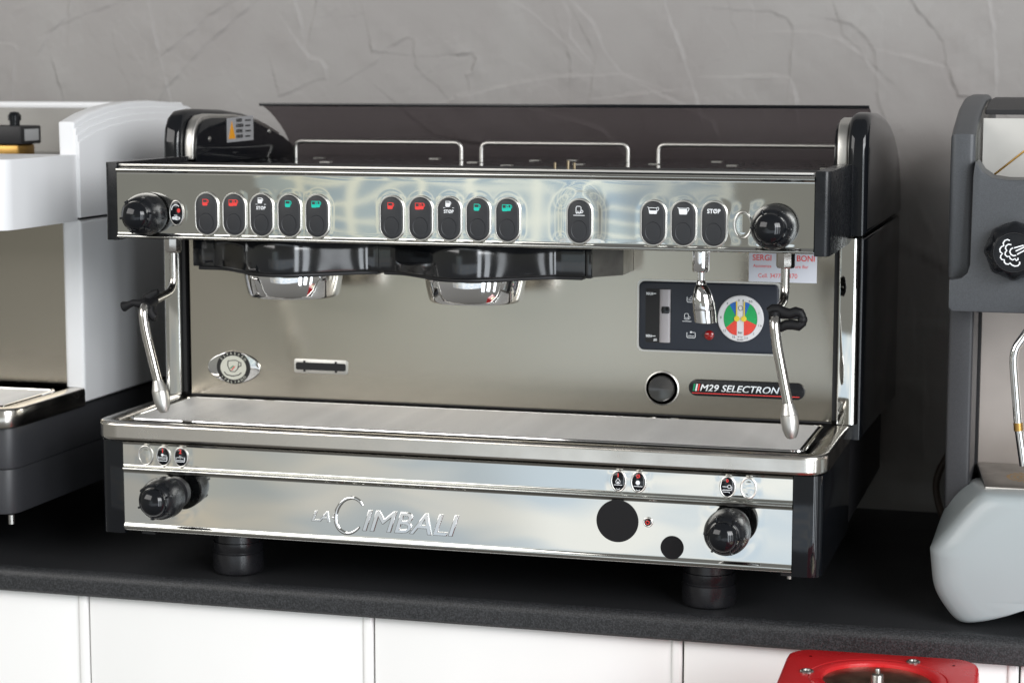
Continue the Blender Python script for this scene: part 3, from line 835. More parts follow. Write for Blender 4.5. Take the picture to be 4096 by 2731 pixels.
g0 = part('drip_grate', B().tube([(p.x, p.y, GZ) for p in fillet([(-GX, GY0, 0), (GX, GY0, 0), (GX, GY1, 0), (-GX, GY1, 0)], .010, 6, True)], .0017, 8, closed=True), 'chrome', m)
bar_me = B().box(-GX+.004, GX-.004, -.00255, .00255, -.0030, .0012, .0007, 3).mesh('grate_bar')
NB = 24
for k in range(NB):
    y = GY0+.0050+(GY1-GY0-.010)*k/(NB-1)
    part('grate_bar', bar_me, 'grate_steel', g0, at=(0, y, GZ+.0002))
b = B().box(-GX+.004, GX-.004, GY0+.003, GY1-.003, GZ-.009, GZ+.00112)
part('grate_gap_shade', b, 'black_matt', m)  # black sheet raised to the bar tops, painting in the dark gaps
for sx in (-1, 0, 1):
    part('cross_bar', B().box(sx*.235-.002, sx*.235+.002, GY0+.002, GY1-.002, GZ-.0015, GZ+.00035), 'grate_steel', g0)

# --- splash back
SY = .166
b = B().box(-.3560, .3600, SY, SY+.01, .1700, .362)
sp = part('splash_panel', b, 'brushed_steel', m)
b = B().box(-.356, .360, SY-.0035, SY-.0005, .1705, .1722, .0007, 2)
part('splash_lip', b, 'black_deep', m)
# side columns
for sx in (-1, 1):
    x0, x1 = sorted((sx*.3655, sx*.3860))
    pts = fillet([(x0, .158, 0), (x1, .158, 0), (x1, .190, 0), (x0, .190, 0)], [.008 if sx < 0 else .002, .002 if sx < 0 else .008, .002, .002], 8, True)
    part('side_column', B().prism([(p.x, p.y) for p in pts], 'z', .1712, .3620), 'polished_steel', m)
    xa, xb = sorted((sx*.3605, sx*.3650))
    part('column_gasket', B().box(xa, xb, SY-.002, SY+.01, .1738, .361), 'black_deep', m)
b = B().box(-.372, .372, .176, .53, .150, .362)
part('body_core', b, 'black_deep', m)

# --- side panels
for sx in (-1, 1):
    # lower side cover
    x0, x1 = sorted((sx*.3725, sx*.3885))
    pts = [(.172, .150), (.172, .3605), (.560, .3605), (.575, .30), (.580, .140), (.560, .140), (.19, .147)]
    pts = [(min(p[0], .562), p[1]) for p in pts]
    pts = [(.180, .152), (.180, .3605), (.5625, .3605), (.5645, .141)]
    part('lower_side_cover', B().prism(pts, 'x', x0, x1, .003, 3), 'black_gloss', m)
    # upper side cover: domed rear
    prof2 = [(.174, .3635), (.174, .452), (.177, .468), (.185, .480), (.198, .4865), (.225, .4885), (.300, .4865), (.360, .4815), (.410, .4735), (.455, .4620), (.495, .4470), (.525, .4280), (.545, .4050), (.556, .3800), (.5600, .3635)]
    x0, x1 = sorted((sx*.3695, sx*.3905))
    part('upper_side_cover', B().prism(prof2, 'x', x0, x1, .007, 5), 'black_gloss', m)
    # bright trim inside it
    x0, x1 = sorted((sx*.3575, sx*.3692))
    ptr = [(.1845, .4330), (.1845, .4500), (.188, .465), (.196, .4755), (.209, .4812), (.230, .4828), (.300, .4810), (.345, .4775), (.395, .4690), (.440, .4570), (.44, .4330)]
    part('arm_trim', B().prism(ptr, 'x', x0, x1, .0022, 3), 'satin_trim', m)
    x0, x1 = sorted((sx*.3545, sx*.3573))
    TZ0 = .4275
    pin = [(p[0]+.0035, p[1]-.0045) for p in ptr[:-2]]
    pin[0] = (pin[0][0], .4365)
    pin[-1] = (.4435, .4520)
    pin += [(.470, .4430), (.490, .4330), (.492, TZ0), (pin[0][0], TZ0)]
    pin = pin[1:]
    part('arm_inner_plate', B().prism(pin, 'x', x0, x1, .0008, 2), 'black_gloss', m)
    for (yy, zz) in ((.222, .4545), (.400, .4595)):
        part('arm_screw', B().lathe([(0, 0), (.0032, 0), (.0028, -.0012*sx), (0, -.0018*sx)], 'x', n=16), 'satin_trim', m, at=(sx*.3545, yy, zz))

# warning label on the left arm
LBX = -.3540
def lab(b, pts, x, d=.0003): b.prism(pts, 'x', x, x+d)
b = B(); lab(b, [(.2700, .4490), (.3480, .4500), (.3480, .4790), (.2700, .4770)], LBX)
wl = part('warning_label', b, 'label_silver', m)
b = B(); lab(b, [(.2745, .4530), (.2935, .4532), (.2840, .4735)], LBX+.0003)
part('warning_triangle', b, 'label_orange', wl)
b = B()
for k, t in enumerate(('CAUTION', 'ATTENTION', 'ACHTUNG', 'ATENCION')):
    mt = Matrix.Translation((LBX+.0006, .2960, .4722-.0062*k)) @ Matrix.Rotation(PI/2, 4, 'Z') @ Matrix.Rotation(PI/2, 4, 'X')
    text_verts(b, t, 0, 0, .0056, 0, .0002, plane=mt, sx=.68, bold=.0001)
    b.prism([(.3230, .4728-.0062*k), (.3400-.002*(k % 2), .4728-.0062*k), (.3400-.002*(k % 2), .4745-.0062*k), (.3230, .4745-.0062*k)], 'x', LBX+.0004, LBX+.0006)
part('label_print', b, 'print_black', wl)

# --- cup tray on top, rails, smoked screen
TZ = .4272
b = B().box(-.3570, .3570, .0125, .515, TZ-.004, TZ, .0008, 1)
ct = part('cup_tray', b, 'black_gloss', m)
part('tray_front_lip', B().box(-.3560, .3560, .0100, .0135, TZ-.004, .4346, .0008, 2), 'black_matt', m)
hole = B()
for (yy, off) in ((.09, 0), (.13, .007), (.20, 0), (.25, .007), (.33, 0), (.38, .007)):
    for i in range(46):
        if i % 7 in (5, 6): continue
        xx = -.335+i*.0150+off
        if xx < .34: hole.prism(ellipse(xx, yy, .0080, .0070, 12), 'z', TZ, TZ+.0002)
part('vent_holes', hole, 'black_deep', ct, kind='stuff')
for (xx, yy) in ((-.24, .29), (-.02, .40), (-.075, .33), (.055, .31), (-.015, .26), (.135, .34), (.225, .33), (.335, .28), (-.29, .40), (.02, .42), (.19, .43), (-.15, .42)):
    part('tray_glint', B().box(xx-.0060, xx+.0060, yy-.006, yy+.006, TZ, TZ+.0008, .0002, 1), 'satin_trim', ct)  # pale squares set in as painted glints on the glossy tray
for (xx, h) in ((.0935, .013), (.1070, .015), (.1135, .013)):
    part('terminal_pin', B().lathe([(.0015, TZ), (.0015, TZ+h-.0008), (.0008, TZ+h), (0, TZ+h)], 'z', (xx, .055, 0), 10), 'pin_brass', ct)
def rail(x0, x1, yb=.450, zt=.4458):
    pts = [(x0, yb, TZ), (x0, yb, zt), (x1, yb, zt), (x1, yb, TZ)]
    part('cup_rail', B().tube(fillet(pts, .009, 8), .0027, 12), 'satin_trim', m)
rail(-.3405, -.1262); rail(-.1010, .0800); rail(.1165, .3420)
# smoked visor: front edge raised, falling away to the back of the tray
SCR = [(.400, .4910), (.412, .4880), (.428, .4825), (.445, .4750), (.462, .4660), (.478, .4560), (.491, .4450), (.500, .4340), (.503, .4272)]
def screen():
    b = B(); b.ang = 60
    n = 24
    def edge(s): return .3660
    def P(off):
        def f(i, j):
            y, z = SCR[j]; s = j/(len(SCR)-1); e_ = edge(s)
            x = -e_+2*e_*i/(n-1)
            return (x, y+off, z+off*.6)
        return f
    A = b.grid(P(0), n, len(SCR)); C = b.grid(P(.0025), n, len(SCR))
    m_ = len(SCR)
    for i in range(n-1):
        b.bm.faces.new((A[i][0], A[i+1][0], C[i+1][0], C[i][0])); b.bm.faces.new((A[i][m_-1], A[i+1][m_-1], C[i+1][m_-1], C[i][m_-1]))
    for j in range(m_-1):
        b.bm.faces.new((A[0][j], A[0][j+1], C[0][j+1], C[0][j])); b.bm.faces.new((A[n-1][j], A[n-1][j+1], C[n-1][j+1], C[n-1][j]))
    return b
ss = part('rear_screen', screen(), 'smoked_acrylic', m)
b = B().box(-.3670, .3670, .3975, .4020, .4893, .4932, .0009, 2)
part('screen_edge', b, 'black_gloss', ss)

# --- brew groups
GC = [-.1995, .0015]
for gi, gx in enumerate(GC):
    gy = .085
    yc = lambda dx: 0
    # black cover with a bulged front
    pts = []
    xl, xr = (gx-.1145, gx+.0957) if gi == 0 else (gx-.1050, gx+.1165)
    n = 72
    for k in range(n+1):
        x = xl+(xr-xl)*k/n; d = x-gx
        bul = .057*(.5*(1+math.cos(PI*min(1, abs(d)/.090))))**.72
        pts.append((x+ (.0003 if k == 0 else 0), .083-bul))
    pts += [(xr, .160), (xl+.0003, .160)]
    b = B(); b.ang = 55; b.prism(pts, 'z', .3235, .3560, .0010, 2)
    gh = part('group_cover', b, 'cover_black', m)
    pts2 = [(gx+(p[0]-gx)*.97, p[1]+.006) for p in pts]
    bu = B(); bu.ang = 55
    part('group_underside', bu.prism(pts2, 'z', .3190, .3234, .0015, 2), 'black_matt', gh)
    prof = [(.0520, .3188), (.0520, .3160), (.0512, .3110), (.0500, .3050), (.0484, .2985), (.0474, .2962), (.0458, .2950), (.0440, .2950), (.0425, .2960), (.0418, .3100), (0, .3100)]
    gr = part('group_head', B().lathe(prof, 'z', (gx, gy, 0), 64), 'chrome', m)
    part('shower_screen', B().lathe([(0, .3100), (.030, .3100), (.030, .3075), (0, .3070)], 'z', (gx, gy, 0), 32), 'steel_dull', gr)
b = B().box(.1184, .1245, .0835, .160, .3215, .3560, .001, 2)
part('group_end_block', b, 'cover_black', m)
b = B().prism([(.1249, .086), (.1500, .118), (.1500, .165), (.1249, .165)], 'z', .3225, .3560, .001, 2)
part('group_side_plate', b, 'steel_dull', m)

# --- wands
def wand(x, side):
    y0 = .050
    # hex nut
    hexn = B().lathe([(.0, .3405), (.0080, .3405), (.0091, .3425), (.0091, .360), (.0, .360)], 'z', (x, y0, 0), 8)
    L_ = side < 0
    dz = 0 if L_ else .009
    xb = -.0065 if L_ else -.001
    xt = x+(.0135 if L_ else .0150)
    base = Vector((xt, -.022, .2145 if L_ else .2190))
    pb = Vector((x+xb, -.012, .2905+dz)); pm = pb.lerp(base, .30); pm.x -= .0028 if L_ else .0018
    path = [(x, y0, .340), (x, y0, .300+dz), tuple(pb), tuple(pm), tuple(base)]
    w0 = part('steam_wand', B().tube(fillet(path, [0, .016, .012, .016, 0], 8), lambda t: .0044 if t < .35 else .0049, 16), 'wand_steel', m)
    part('wand_nut', hexn, 'wand_steel', w0)
    part('wand_collar', B().lathe([(.0, .3320), (.0036, .3320), (.0036, .3410), (0, .3410)], 'z', (x, y0, 0), 14), 'steel_dull', w0)
    d = Vector((.013 if L_ else .007, -.004, -.052)).normalized()
    prof = [(0, .0054), (.003, .0060), (.008, .0074), (.012, .0083), (.0125, .0080), (.013, .0084), (.020, .0087), (.027, .0078), (.033, .0062), (.0365, .0044), (.0372, .0026)]
    b = B(); n = 22; rings = []
    u = d.cross(Vector((0, 1, 0))).normalized(); w = d.cross(u)
    for h, r_ in prof:
        rings.append([b.bm.verts.new(base+d*h*.90+u*r_*math.cos(2*PI*k/n)+w*r_*math.sin(2*PI*k/n)) for k in range(n)])
    for i in range(len(rings)-1):
        for k in range(n): b.bm.faces.new((rings[i][k], rings[i][(k+1) % n], rings[i+1][(k+1) % n], rings[i+1][k]))
    b.bm.faces.new(rings[0]); b.bm.faces.new(rings[-1])
    part('wand_nozzle', b, 'satin_trim', w0)
    # rubber grip: sleeve with a looped finger tab
    b = B()
    c = Vector((x+xb*.6, -.004, .2910+dz))
    b.tube([c+Vector((0, .012, .0022)), c+Vector((0, .004, .001)), c+Vector((-.001, -.006, -.002))], .0062, 14)
    if side < 0:
        b.tube([c+Vector(p) for p in ((-.003, 0, .001), (-.009, -.003, .0005), (-.015, -.004, .0015), (-.0205, -.005, -.001), (-.0250, -.005, -.0025), (-.0265, -.005, -.003))], lambda t: .0062-.0030*math.sin(PI*min(1, t*1.1))+(.0004 if t < .9 else -.0012), 14)
        b.tube([c+Vector(p) for p in ((-.006, .004, .003), (-.001, .004, .0075), (.004, .006, .0110), (.0085, .006, .0125))], lambda t: .0056-.0022*t, 12)
        b.tube([c+Vector(p) for p in ((.001, 0, -.003), (.003, -.002, -.009), (.0075, -.002, -.0135), (.0095, -.002, -.0140))], lambda t: .0058-.0020*t, 12)
    else:
        # winged handle: thick upper web, rounded end lobe, slot between web and lower arm
        up_ = [(-.0085, -.002, .0035), (-.004, -.001, .0062), (.002, 0, .0062), (.009, 0, .0030), (.016, 0, .0018), (.0225, 0, .0040), (.0285, 0, .0030), (.0312, 0, -.0010)]
        b.tube([c+Vector(p) for p in up_], lambda t: .0040+.0014*math.sin(PI*t), 14)
        lo_ = [(.0312, 0, -.0010), (.0305, 0, -.0062), (.0265, 0, -.0092), (.0190, 0, -.0082), (.0120, 0, -.0086), (.0060, 0, -.0110), (.001, 0, -.0135)]
        b.tube([c+Vector(p) for p in lo_], lambda t: .0044+.0006*math.sin(PI*t), 14)
        b.lathe([(0, -.0052), (.0030, -.0046), (.0052, -.0020), (.0056, 0), (.0052, .0020), (.0030, .0046), (0, .0052)], 'z', (c.x+.0305, c.y, c.z-.0032), 14)
        b.box(c.x-.002, c.x+.028, c.y-.0022, c.y+.0022, c.z-.0030, c.z+.0030, .0012, 2)
        b.tube([c+Vector(p) for p in ((-.001, -.002, .004), (-.0005, -.002, -.004), (.001, -.002, -.013), (.0012, -.002, -.0155))], lambda t: .0072-.0022*t, 14)
    if side > 0:
        for v in b.bm.verts: v.co.x = c.x+(v.co.x-c.x)*.84
    part('wand_grip', b, 'rubber', w0)
wand(-.3215, -1)
wand(.3265, 1)
# hot water spout
hx, hy = .2470, .030
b = B().lathe([(.0, .3365), (.0078, .3365), (.0086, .338), (.0086, .3585), (0, .3585)], 'z', (hx, hy, 0), 12)
hw = part('water_spout', b, 'chrome', m)
part('spout_neck', B().lathe([(.0034, .3250), (.0034, .3370)], 'z', (hx+.0005, hy, 0), 14), 'chrome', hw)
b = B().lathe([(.0, .2865), (.0085, .2866), (.0108, .2874), (.0112, .2995), (.0108, .3000), (.0110, .3005), (.0108, .3070), (.0092, .3150), (.0066, .3215), (.0046, .3240), (.0050, .3246), (.0046, .3262), (.0034, .3285), (0, .3285)], 'z', (0, 0, 0), 32)
for v in b.bm.verts: v.co.x += hx+.0005+(.326-v.co.z)*.13; v.co.y += hy
part('spout_nozzle', b, 'chrome', hw)

# --- gauge panel
py = SY-.0045
b = B().prism(rrect(.1570, .3040, .2405, .3125, .0055, 5), 'y', py, SY+.001, .0016, 3)
gp = part('gauge_panel', b, 'gauge_plate', m)
b = B().prism(rrect(.1545, .3065, .2385, .3145, .0065, 5), 'y', SY-.0008, SY+.001)
part('gauge_panel_frame', b, 'satin_trim', m)
b = B().prism(rrect(.1645, .1915, .2487, .3053, .002, 3), 'y', py-.0004, py)
part('level_window', b, 'black_deep', gp)
b = B().lathe([(.0058, .2492), (.0058, .3048)], 'z', (.1852, py-.0008, 0), 20)
for v in b.bm.verts: v.co.y = py-.0006+(v.co.y-py+.0008)*.35
part('sight_glass', b, 'level_glass_fluid', gp)
b = B().lathe([(.0, .2795), (.0040, .2800), (.0046, .2835), (.0040, .2868), (0, .2872)], 'z', (.1862, py-.0034, 0), 18)
for v in b.bm.verts: v.co.y = py-.0028+(v.co.y-py+.0034)*.2
part('level_float', b, 'black_gloss', gp)
b = B()
text_verts(b, 'MAX', .1650, .2985, .0042, py-.0005, .0002, sx=.8, bold=.0001)
stroke(b, [(.1715, .3000), (.1755, .3002)], .0008, py-.0004)
part('level_mark', b, 'print_white', gp); b = B()
text_verts(b, 'MIN', .1650, .2540, .0042, py-.0005, .0002, sx=.8, bold=.0001)
stroke(b, [(.1708, .2554), (.1752, .2556)], .0008, py-.0004)
part('level_mark', b, 'print_white', gp); b = B()
flat(b, [(.1730, .2500), (.1770, .2505), (.1765, .2530), (.1735, .2528)], py-.0004)
part('level_valve', b, 'print_grey', gp)
# pictograms
for (ix, iz, kd) in ((.2128, .2950, 'heat'), (.2084, .2760, 'cup'), (.2130, .2578, 'fill')):
    b = B()
    if kd in ('heat', 'fill'):
        stroke(b, [(ix-.0044, iz+.0026), (ix-.0044, iz-.0020), (ix-.0036, iz-.0028), (ix+.0036, iz-.0028), (ix+.0044, iz-.0020), (ix+.0044, iz+.0026)], .0006, py-.0001)
        stroke(b, [(ix-.003, iz-.0010), (ix-.001, iz-.0006), (ix+.001, iz-.0012), (ix+.003, iz-.0008)], .0005, py-.0001)
        if kd == 'heat': stroke(b, [(ix-.003, iz+.001), (ix-.001, iz+.001), (ix, iz+.004), (ix+.001, iz-.0004), (ix+.002, iz+.004)], .0005, py-.0002)
        else: flat(b, ellipse(ix, iz+.0030, .0022, .0022, 10), py-.0001); stroke(b, [(ix, iz+.003), (ix+.0044, iz+.0026)], .0005, py-.0001)
    else:
        stroke(b, [(ix-.0025, iz-.0018), (ix-.0025, iz+.0032), (ix-.0015, iz+.0042), (ix+.0008, iz+.0042), (ix+.0016, iz+.0034), (ix+.0016, iz-.0018)], .0005, py-.0001)
        stroke(b, [(ix+.0016, iz+.0014), (ix+.0032, iz+.0008), (ix+.0034, iz-.0010), (ix+.0016, iz-.0016)], .0005, py-.0002)
        for q in (-.0014, 0, .0012): stroke(b, [(ix+q-.0004, iz-.0024), (ix+q+.0004, iz+.0004)], .0004, py-.0001)
        stroke(b, [(ix-.0048, iz-.0040), (ix+.0050, iz-.0040)], .0005, py-.0001)
    part('pictogram', b, 'print_white', gp)
part('warning_lamp', B().lathe([(.0052, 0), (.0048, -.0014), (.0030, -.0026), (0, -.0030)], 'y', n=24, sq=1.0), 'lens_red', gp, at=(.2322, py, .2582))
b = B().prism(ellipse(.2285, .2583, .0085, .0050, 20), 'y', py-.0006, py)
part('lamp_cowl', b, 'black_gloss', gp)
# dial
gx, gz, gR = .2652, .2769, .0240
dy = py-.0032
b = B().lathe([(gR, .0032), (gR, .0006), (gR-.0008, 0), (0, 0)], 'y', (gx, dy, gz), 56)
dial = part('pressure_gauge', b, 'dial_white', gp)
def sector(mat, sgn, ranges, c):
    b = B()
    for (a0, a1) in ranges:
        n = max(2, int((a1-a0)/6))
        for k in range(n):
            t0 = math.radians(90+sgn*(a0+(a1-a0)*k/n+.7)); t1 = math.radians(90+sgn*(a0+(a1-a0)*(k+1)/n-.7))
            def q(t, rr): return (c+rr*math.cos(t)*.80, gz+rr*math.sin(t))
            flat(b, [q(t0, .0030), q(t0, .0172), q(t1, .0172), q(t1, .0030)], dy, .0003)
    part('dial_sector', b, mat, dial)
def back(sgn, c):
    b = B()
    pts = [(c, gz+.0175)]+[(c+sgn*-1*.0175*.80*math.sin(PI*k/24)*-1, gz+.0175*math.cos(PI*k/24)) for k in range(1, 24)]+[(c, gz-.0175)]
    flat(b, pts, dy, .00012); part('dial_ground', b, 'print_black', dial)
back(-1, gx-.0036); back(1, gx+.0036)
sector('dial_blue', 1, [(0, 34)], gx-.0036); sector('dial_green', 1, [(34, 124)], gx-.0036); sector('dial_red', 1, [(124, 180)], gx-.0036)
sector('dial_blue', -1, [(0, 26)], gx+.0036); sector('dial_green', -1, [(26, 110)], gx+.0036); sector('dial_red', -1, [(110, 180)], gx+.0036)
b = B()
for t, a, rr in (('0', 6, .0190), ('4', 42, .0208), ('8', 88, .0205), ('12', 128, .0212), ('16', 160, .0205)):
    th = math.radians(90+a); text_verts(b, t, gx+rr*math.cos(th), gz+rr*math.sin(th)-.001, .0034, dy-.0001, .0002, 'CENTER')
for t, a, rr in (('0', 8, .0190), ('0.5', 30, .0208), ('1', 72, .0200), ('1.6', 108, .0212), ('2', 138, .0205), ('2.5', 163, .0208)):
    th = math.radians(90-a); text_verts(b, t, gx+rr*math.cos(th), gz+rr*math.sin(th)-.001, .0032, dy-.0001, .0002, 'CENTER')
text_verts(b, 'bar', gx, gz-.0155, .0036, dy-.0002, .0002, 'CENTER')
text_verts(b, 'kl 1,6', gx, gz-.0196, .0022, dy-.0002, .0002, 'CENTER')
text_verts(b, 'EN 837', gx, gz-.0226, .0022, dy-.0002, .0002, 'CENTER')
stroke(b, ellipse(gx, gz+.0110, .0046, .0050, 16, 0, 2*PI, False), .0004, dy-.0001)
part('dial_numerals', b, 'print_black', dial)
for sx in (-1, 1):
    b = B().lathe([(.0029, 0), (.0029, -.0012), (0, -.0014)], 'y', (gx+sx*.0036, dy, gz), 20)
    b.box(gx+sx*.0040-.0006, gx+sx*.0040+.0006, dy-.0012, dy-.0005, gz, gz+.0178)
    part('needle', b, 'dial_yellow', dial)

# sight plug, badge, emblem, slot, sticker
b = B().lathe([(.0183, .0006), (.0183, -.0006), (.0170, -.0012), (.0166, .0004)], 'y', (.1820, SY-.0008, .1999), 40)
kn = part('drain_plug', b, 'satin_trim', m)
part('plug_well', B().lathe([(.0168, 0), (0, 0)], 'y', (.1820, SY-.0012, .1999), 40), 'black_deep', kn)
part('plug_face', B().lathe([(.0138, 0), (.0138, -.004), (.0130, -.0052), (.0115, -.0048), (0, -.0046)], 'y', (.1820, SY-.001, .1999), 40), 'plug_glass', kn)
b = B().prism(stadium(0, 0, .0172, .1220, 12), 'y', -.0022, .0006, .0008, 2)
bmesh.ops.transform(b.bm, matrix=Matrix.Rotation(PI/2, 4, 'Y'), verts=b.bm.verts)
bd = part('model_badge', b, 'black_cap', m, at=(.2715, SY-.0006, .2023))
b = B()
flat(b, [(.2150, .1990), (.2168, .1990), (.2182, .2065), (.2163, .2065)], SY-.0028)
part('flag_band', b, 'flag_green', bd)
b = B(); flat(b, [(.2176, .1990), (.2192, .1990), (.2206, .2065), (.2190, .2065)], SY-.0028)
part('flag_band', b, 'print_white', bd)
b = B(); flat(b, [(.2200, .1990), (.2216, .1990), (.2230, .2065), (.2214, .2065)], SY-.0028)
part('flag_band', b, 'print_red', bd)
b = B(); text_verts(b, 'M29 SELECTRON', .2222, .1993, .0100, SY-.0030, .0006, 'LEFT', shear=.28, sx=1.10, bold=.0001)
part('badge_lettering', b, 'chrome', bd)
b = B(); stroke(b, [(.2145, .1968), (.3270, .1968)], .0008, SY-.0028)
part('badge_underline', b, 'print_red', bd)

ex, ez = -.3040, .2033
pts = []
for k in range(48):
    t = 2*PI*k/48; c_, s_ = math.cos(t), math.sin(t)
    pts.append((ex+.0316*math.copysign(abs(c_)**1.35, c_)*1.0, ez+.0186*math.copysign(abs(s_)**.95, s_)))
b = B().prism(pts, 'y', SY-.0022, SY+.0006, .0012, 3)
em = part('emblem', b, 'chrome', m)
part('emblem_ring', B().prism(ellipse(ex, ez, .0402, .0368, 48), 'y', SY-.0030, SY-.0024), 'print_black', em)
part('emblem_disc', B().prism(ellipse(ex, ez, .0308, .0270, 48), 'y', SY-.0034, SY-.0026), 'emblem_cream', em)
b = B()
def arc_text(b, body, a_mid, step, rad_x, rad_z, size, y, top=True):
    n = len(body)
    for k, ch in enumerate(body):
        a = a_mid+(-1 if top else 1)*(k-(n-1)/2)*step
        t = math.radians(a)
        x, z = ex+rad_x*math.cos(t), ez+rad_z*math.sin(t)
        text_verts(b, ch, x, z, size, y, .0002, 'CENTER', rot=(t-PI/2) if top else (t+PI/2), bold=.00003)
arc_text(b, 'ESPRESSO', 90, 15, .0164, .0146, .0039, SY-.0034)
arc_text(b, 'ITALIANO', 270, 14, .0191, .0174, .0039, SY-.0034, top=False)
part('emblem_lettering', b, 'emblem_cream', em)
b = B()
stroke(b, [(ex-.0060, ez+.0075), (ex-.0065, ez+.0020), (ex-.0035, ez-.0040), (ex+.0020, ez-.0045), (ex+.0055, ez-.0010), (ex+.0070, ez+.0070), (ex+.0030, ez+.0085), (ex-.0060, ez+.0075)], .0008, SY-.0036)
stroke(b, [(ex+.0068, ez+.0064), (ex+.0095, ez+.0060), (ex+.0095, ez+.0025), (ex+.0062, ez+.0010)], .0010, SY-.0036)
stroke(b, [(ex-.0110, ez-.0050), (ex-.0080, ez-.0080), (ex-.001, ez-.0095), (ex+.0065, ez-.0080), (ex+.0100, ez-.0050)], .0010, SY-.0036)
part('emblem_cup', b, 'print_black', em)
b = B(); stroke(b, [(ex-.0035, ez-.001), (ex+.0004, ez+.0022)], .0010, SY-.0036); part('emblem_stripe', b, 'flag_green', em)
b = B(); stroke(b, [(ex-.0022, ez-.003), (ex+.0020, ez+.0016)], .0010, SY-.0037); part('emblem_stripe', b, 'print_red', em)

b = B().prism(rrect(-.2325, -.1690, .2002, .2160, .003, 4), 'y', SY-.0012, SY+.0005, .0006, 2)
sl = part('vent_slot', b, 'satin_trim', m)
part('slot_opening', B().prism(rrect(-.2300, -.1715, .2040, .2122, .002, 3), 'y', SY-.0018, SY-.0011), 'black_deep', sl)
b = B()
for xx in (-.2200, -.1830):
    b.box(xx-.0012, xx+.0012, SY-.0020, SY-.0010, .2020, .2040); b.box(xx-.0012, xx+.0012, SY-.0020, SY-.0010, .2122, .2142)
part('slot_tab', b, 'black_deep', sl)

b = B().box(.2720, .3420, SY-.0006, SY, .3150, .3530)
st = part('service_sticker', b, 'sticker_white', m)
b = B(); ys = SY-.0007
text_verts(b, 'SERGI', .2755, .3372, .0086, ys, .0001, sx=.92, bold=.0001)
text_verts(b, 'BONI', .3210, .3372, .0086, ys, .0001, sx=.92, bold=.0001)
text_verts(b, 'Assistenza', .2762, .3300, .0048, ys, .0001, sx=.95)
text_verts(b, 'ure Bar', .3195, .3300, .0048, ys, .0001, sx=.95)
text_verts(b, 'Cell. 3477', .2815, .3195, .0062, ys, .0001, sx=.92)
text_verts(b, '370', .3130, .3195, .0068, ys, .0001, sx=.92)
part('sticker_print', b, 'print_red', st)

# --- feet
foot_me = B().lathe([(0, 0), (.0235, 0), (.0262, .0022), (.0272, .0060), (.0272, .0225), (.0262, .0240), (.0262, .0252), (.0268, .0262), (.0268, .0345), (.0256, .0352), (.0256, .0440), (.0246, .0446), (.0246, .0556), (0, .0556)], 'z', n=48).mesh('foot')
for (fx, fy) in ((-.2545, .055), (.2545, .055), (-.2545, .45), (.2545, .45)):
    part('foot', foot_me, 'rubber_foot', m, at=(fx, fy, 0))

# ================================================================== white machine (left)
w = root('espresso_machine', (-.82, .27, 0), 'white espresso machine with curved ribbed side cover at the left edge', 'coffee machine')
XR, XL = -.490, -1.15
# side cover (upper) with stepped ridges
topc = [(.163, .4740), (.200, .4835), (.245, .4905), (.300, .4950), (.360, .4960), (.420, .4935), (.470, .4880), (.500, .4800)]
for sx in (1, -1):
    def X(a): return a if sx > 0 else (XL+XR)-a
    def px(a0, a1): return tuple(sorted((X(a0), X(a1))))
    up_ = [(.166, .3665), (.163, .4700)]+topc+[(.52, .46), (.53, .3665)]
    part('upper_side_cover', B().prism(up_, 'x', *px(-.5130, -.4925), .0035, 4), 'white_enamel', w)
    for k in range(3):
        off = .0075*(k+1); xo = -.4925+.0016*(k+1)
        pp = [(.1640+.0006*k, .3665), (.1640+.0006*k, .4700-off)]+[(y+.002, z-off) for (y, z) in topc[:-1]]+[(.505, .44), (.52, .3665)]
        part('cover_step', B().prism(pp, 'x', *px(-.5100, xo), .0009, 2), 'white_enamel', w)
    lo = [(.166, .1545), (.166, .3640), (.53, .3640), (.53, .1560)]
    part('lower_side_cover', B().prism(lo, 'x', *px(-.5130, -.4885), .0050, 4), 'white_enamel', w)
    part('cover_seam', B().box(*px(-.510, -.4925), .170, .52, .3635, .3670), 'black_deep', w)
# control bar
pts = fillet([(XL+.012, .0015, 0), (-.5035, .0015, 0), (-.4915, .013, 0), (-.4915, .165, 0), (XL-0, .165, 0), (XL, .013, 0)], [.004, .008, .008, .001, .001, .004], 6, True)
part('control_bar', B().prism([(p.x, p.y) for p in pts], 'z', .3625, .4375, .0020, 3), 'white_enamel', w)
part('bar_core', B().box(XL+.02, -.515, .166, .50, .3640, .4300), 'dull_panel', w)
part('rear_plate', B().box(XL+.02, -.515, .44, .455, .430, .4850), 'dull_panel', w)
part('rear_rail', B().box(XL+.02, -.5135, .470, .500, .4830, .4925, .003, 3), 'white_enamel', w)
part('splash_panel', B().box(XL+.02, -.5165, .185, .195, .1735, .3620), 'brushed_steel', w)
part('splash_edge', B().box(-.5160, -.5140, .175, .190, .1735, .3620), 'satin_trim', w)
part('inner_post', B().box(-.535, -.520, .34, .38, .430, .4700, .002, 2), 'dull_panel', w)
part('inner_strut', B().box(-.575, -.562, .41, .43, .430, .4830), 'black_matt', w)
# solenoid valve
b = B().box(-.690, -.6240, .28, .33, .4440, .4660, .002, 2)
sv = part('solenoid_coil', b, 'black_matt', w)
part('coil_label', B().box(-.6238, -.6232, .288, .322, .4480, .4620), 'print_grey', sv)
part('valve_cap', B().lathe([(.0062, .466), (.0062, .4720), (.0078, .4720), (.0080, .4780), (.0050, .4820), (0, .4830)], 'z', (-.6430, .30, 0), 20), 'black_gloss', sv)
part('valve_body', B().box(-.680, -.6300, .285, .325, .4250, .4438, .003, 2), 'brass', sv)
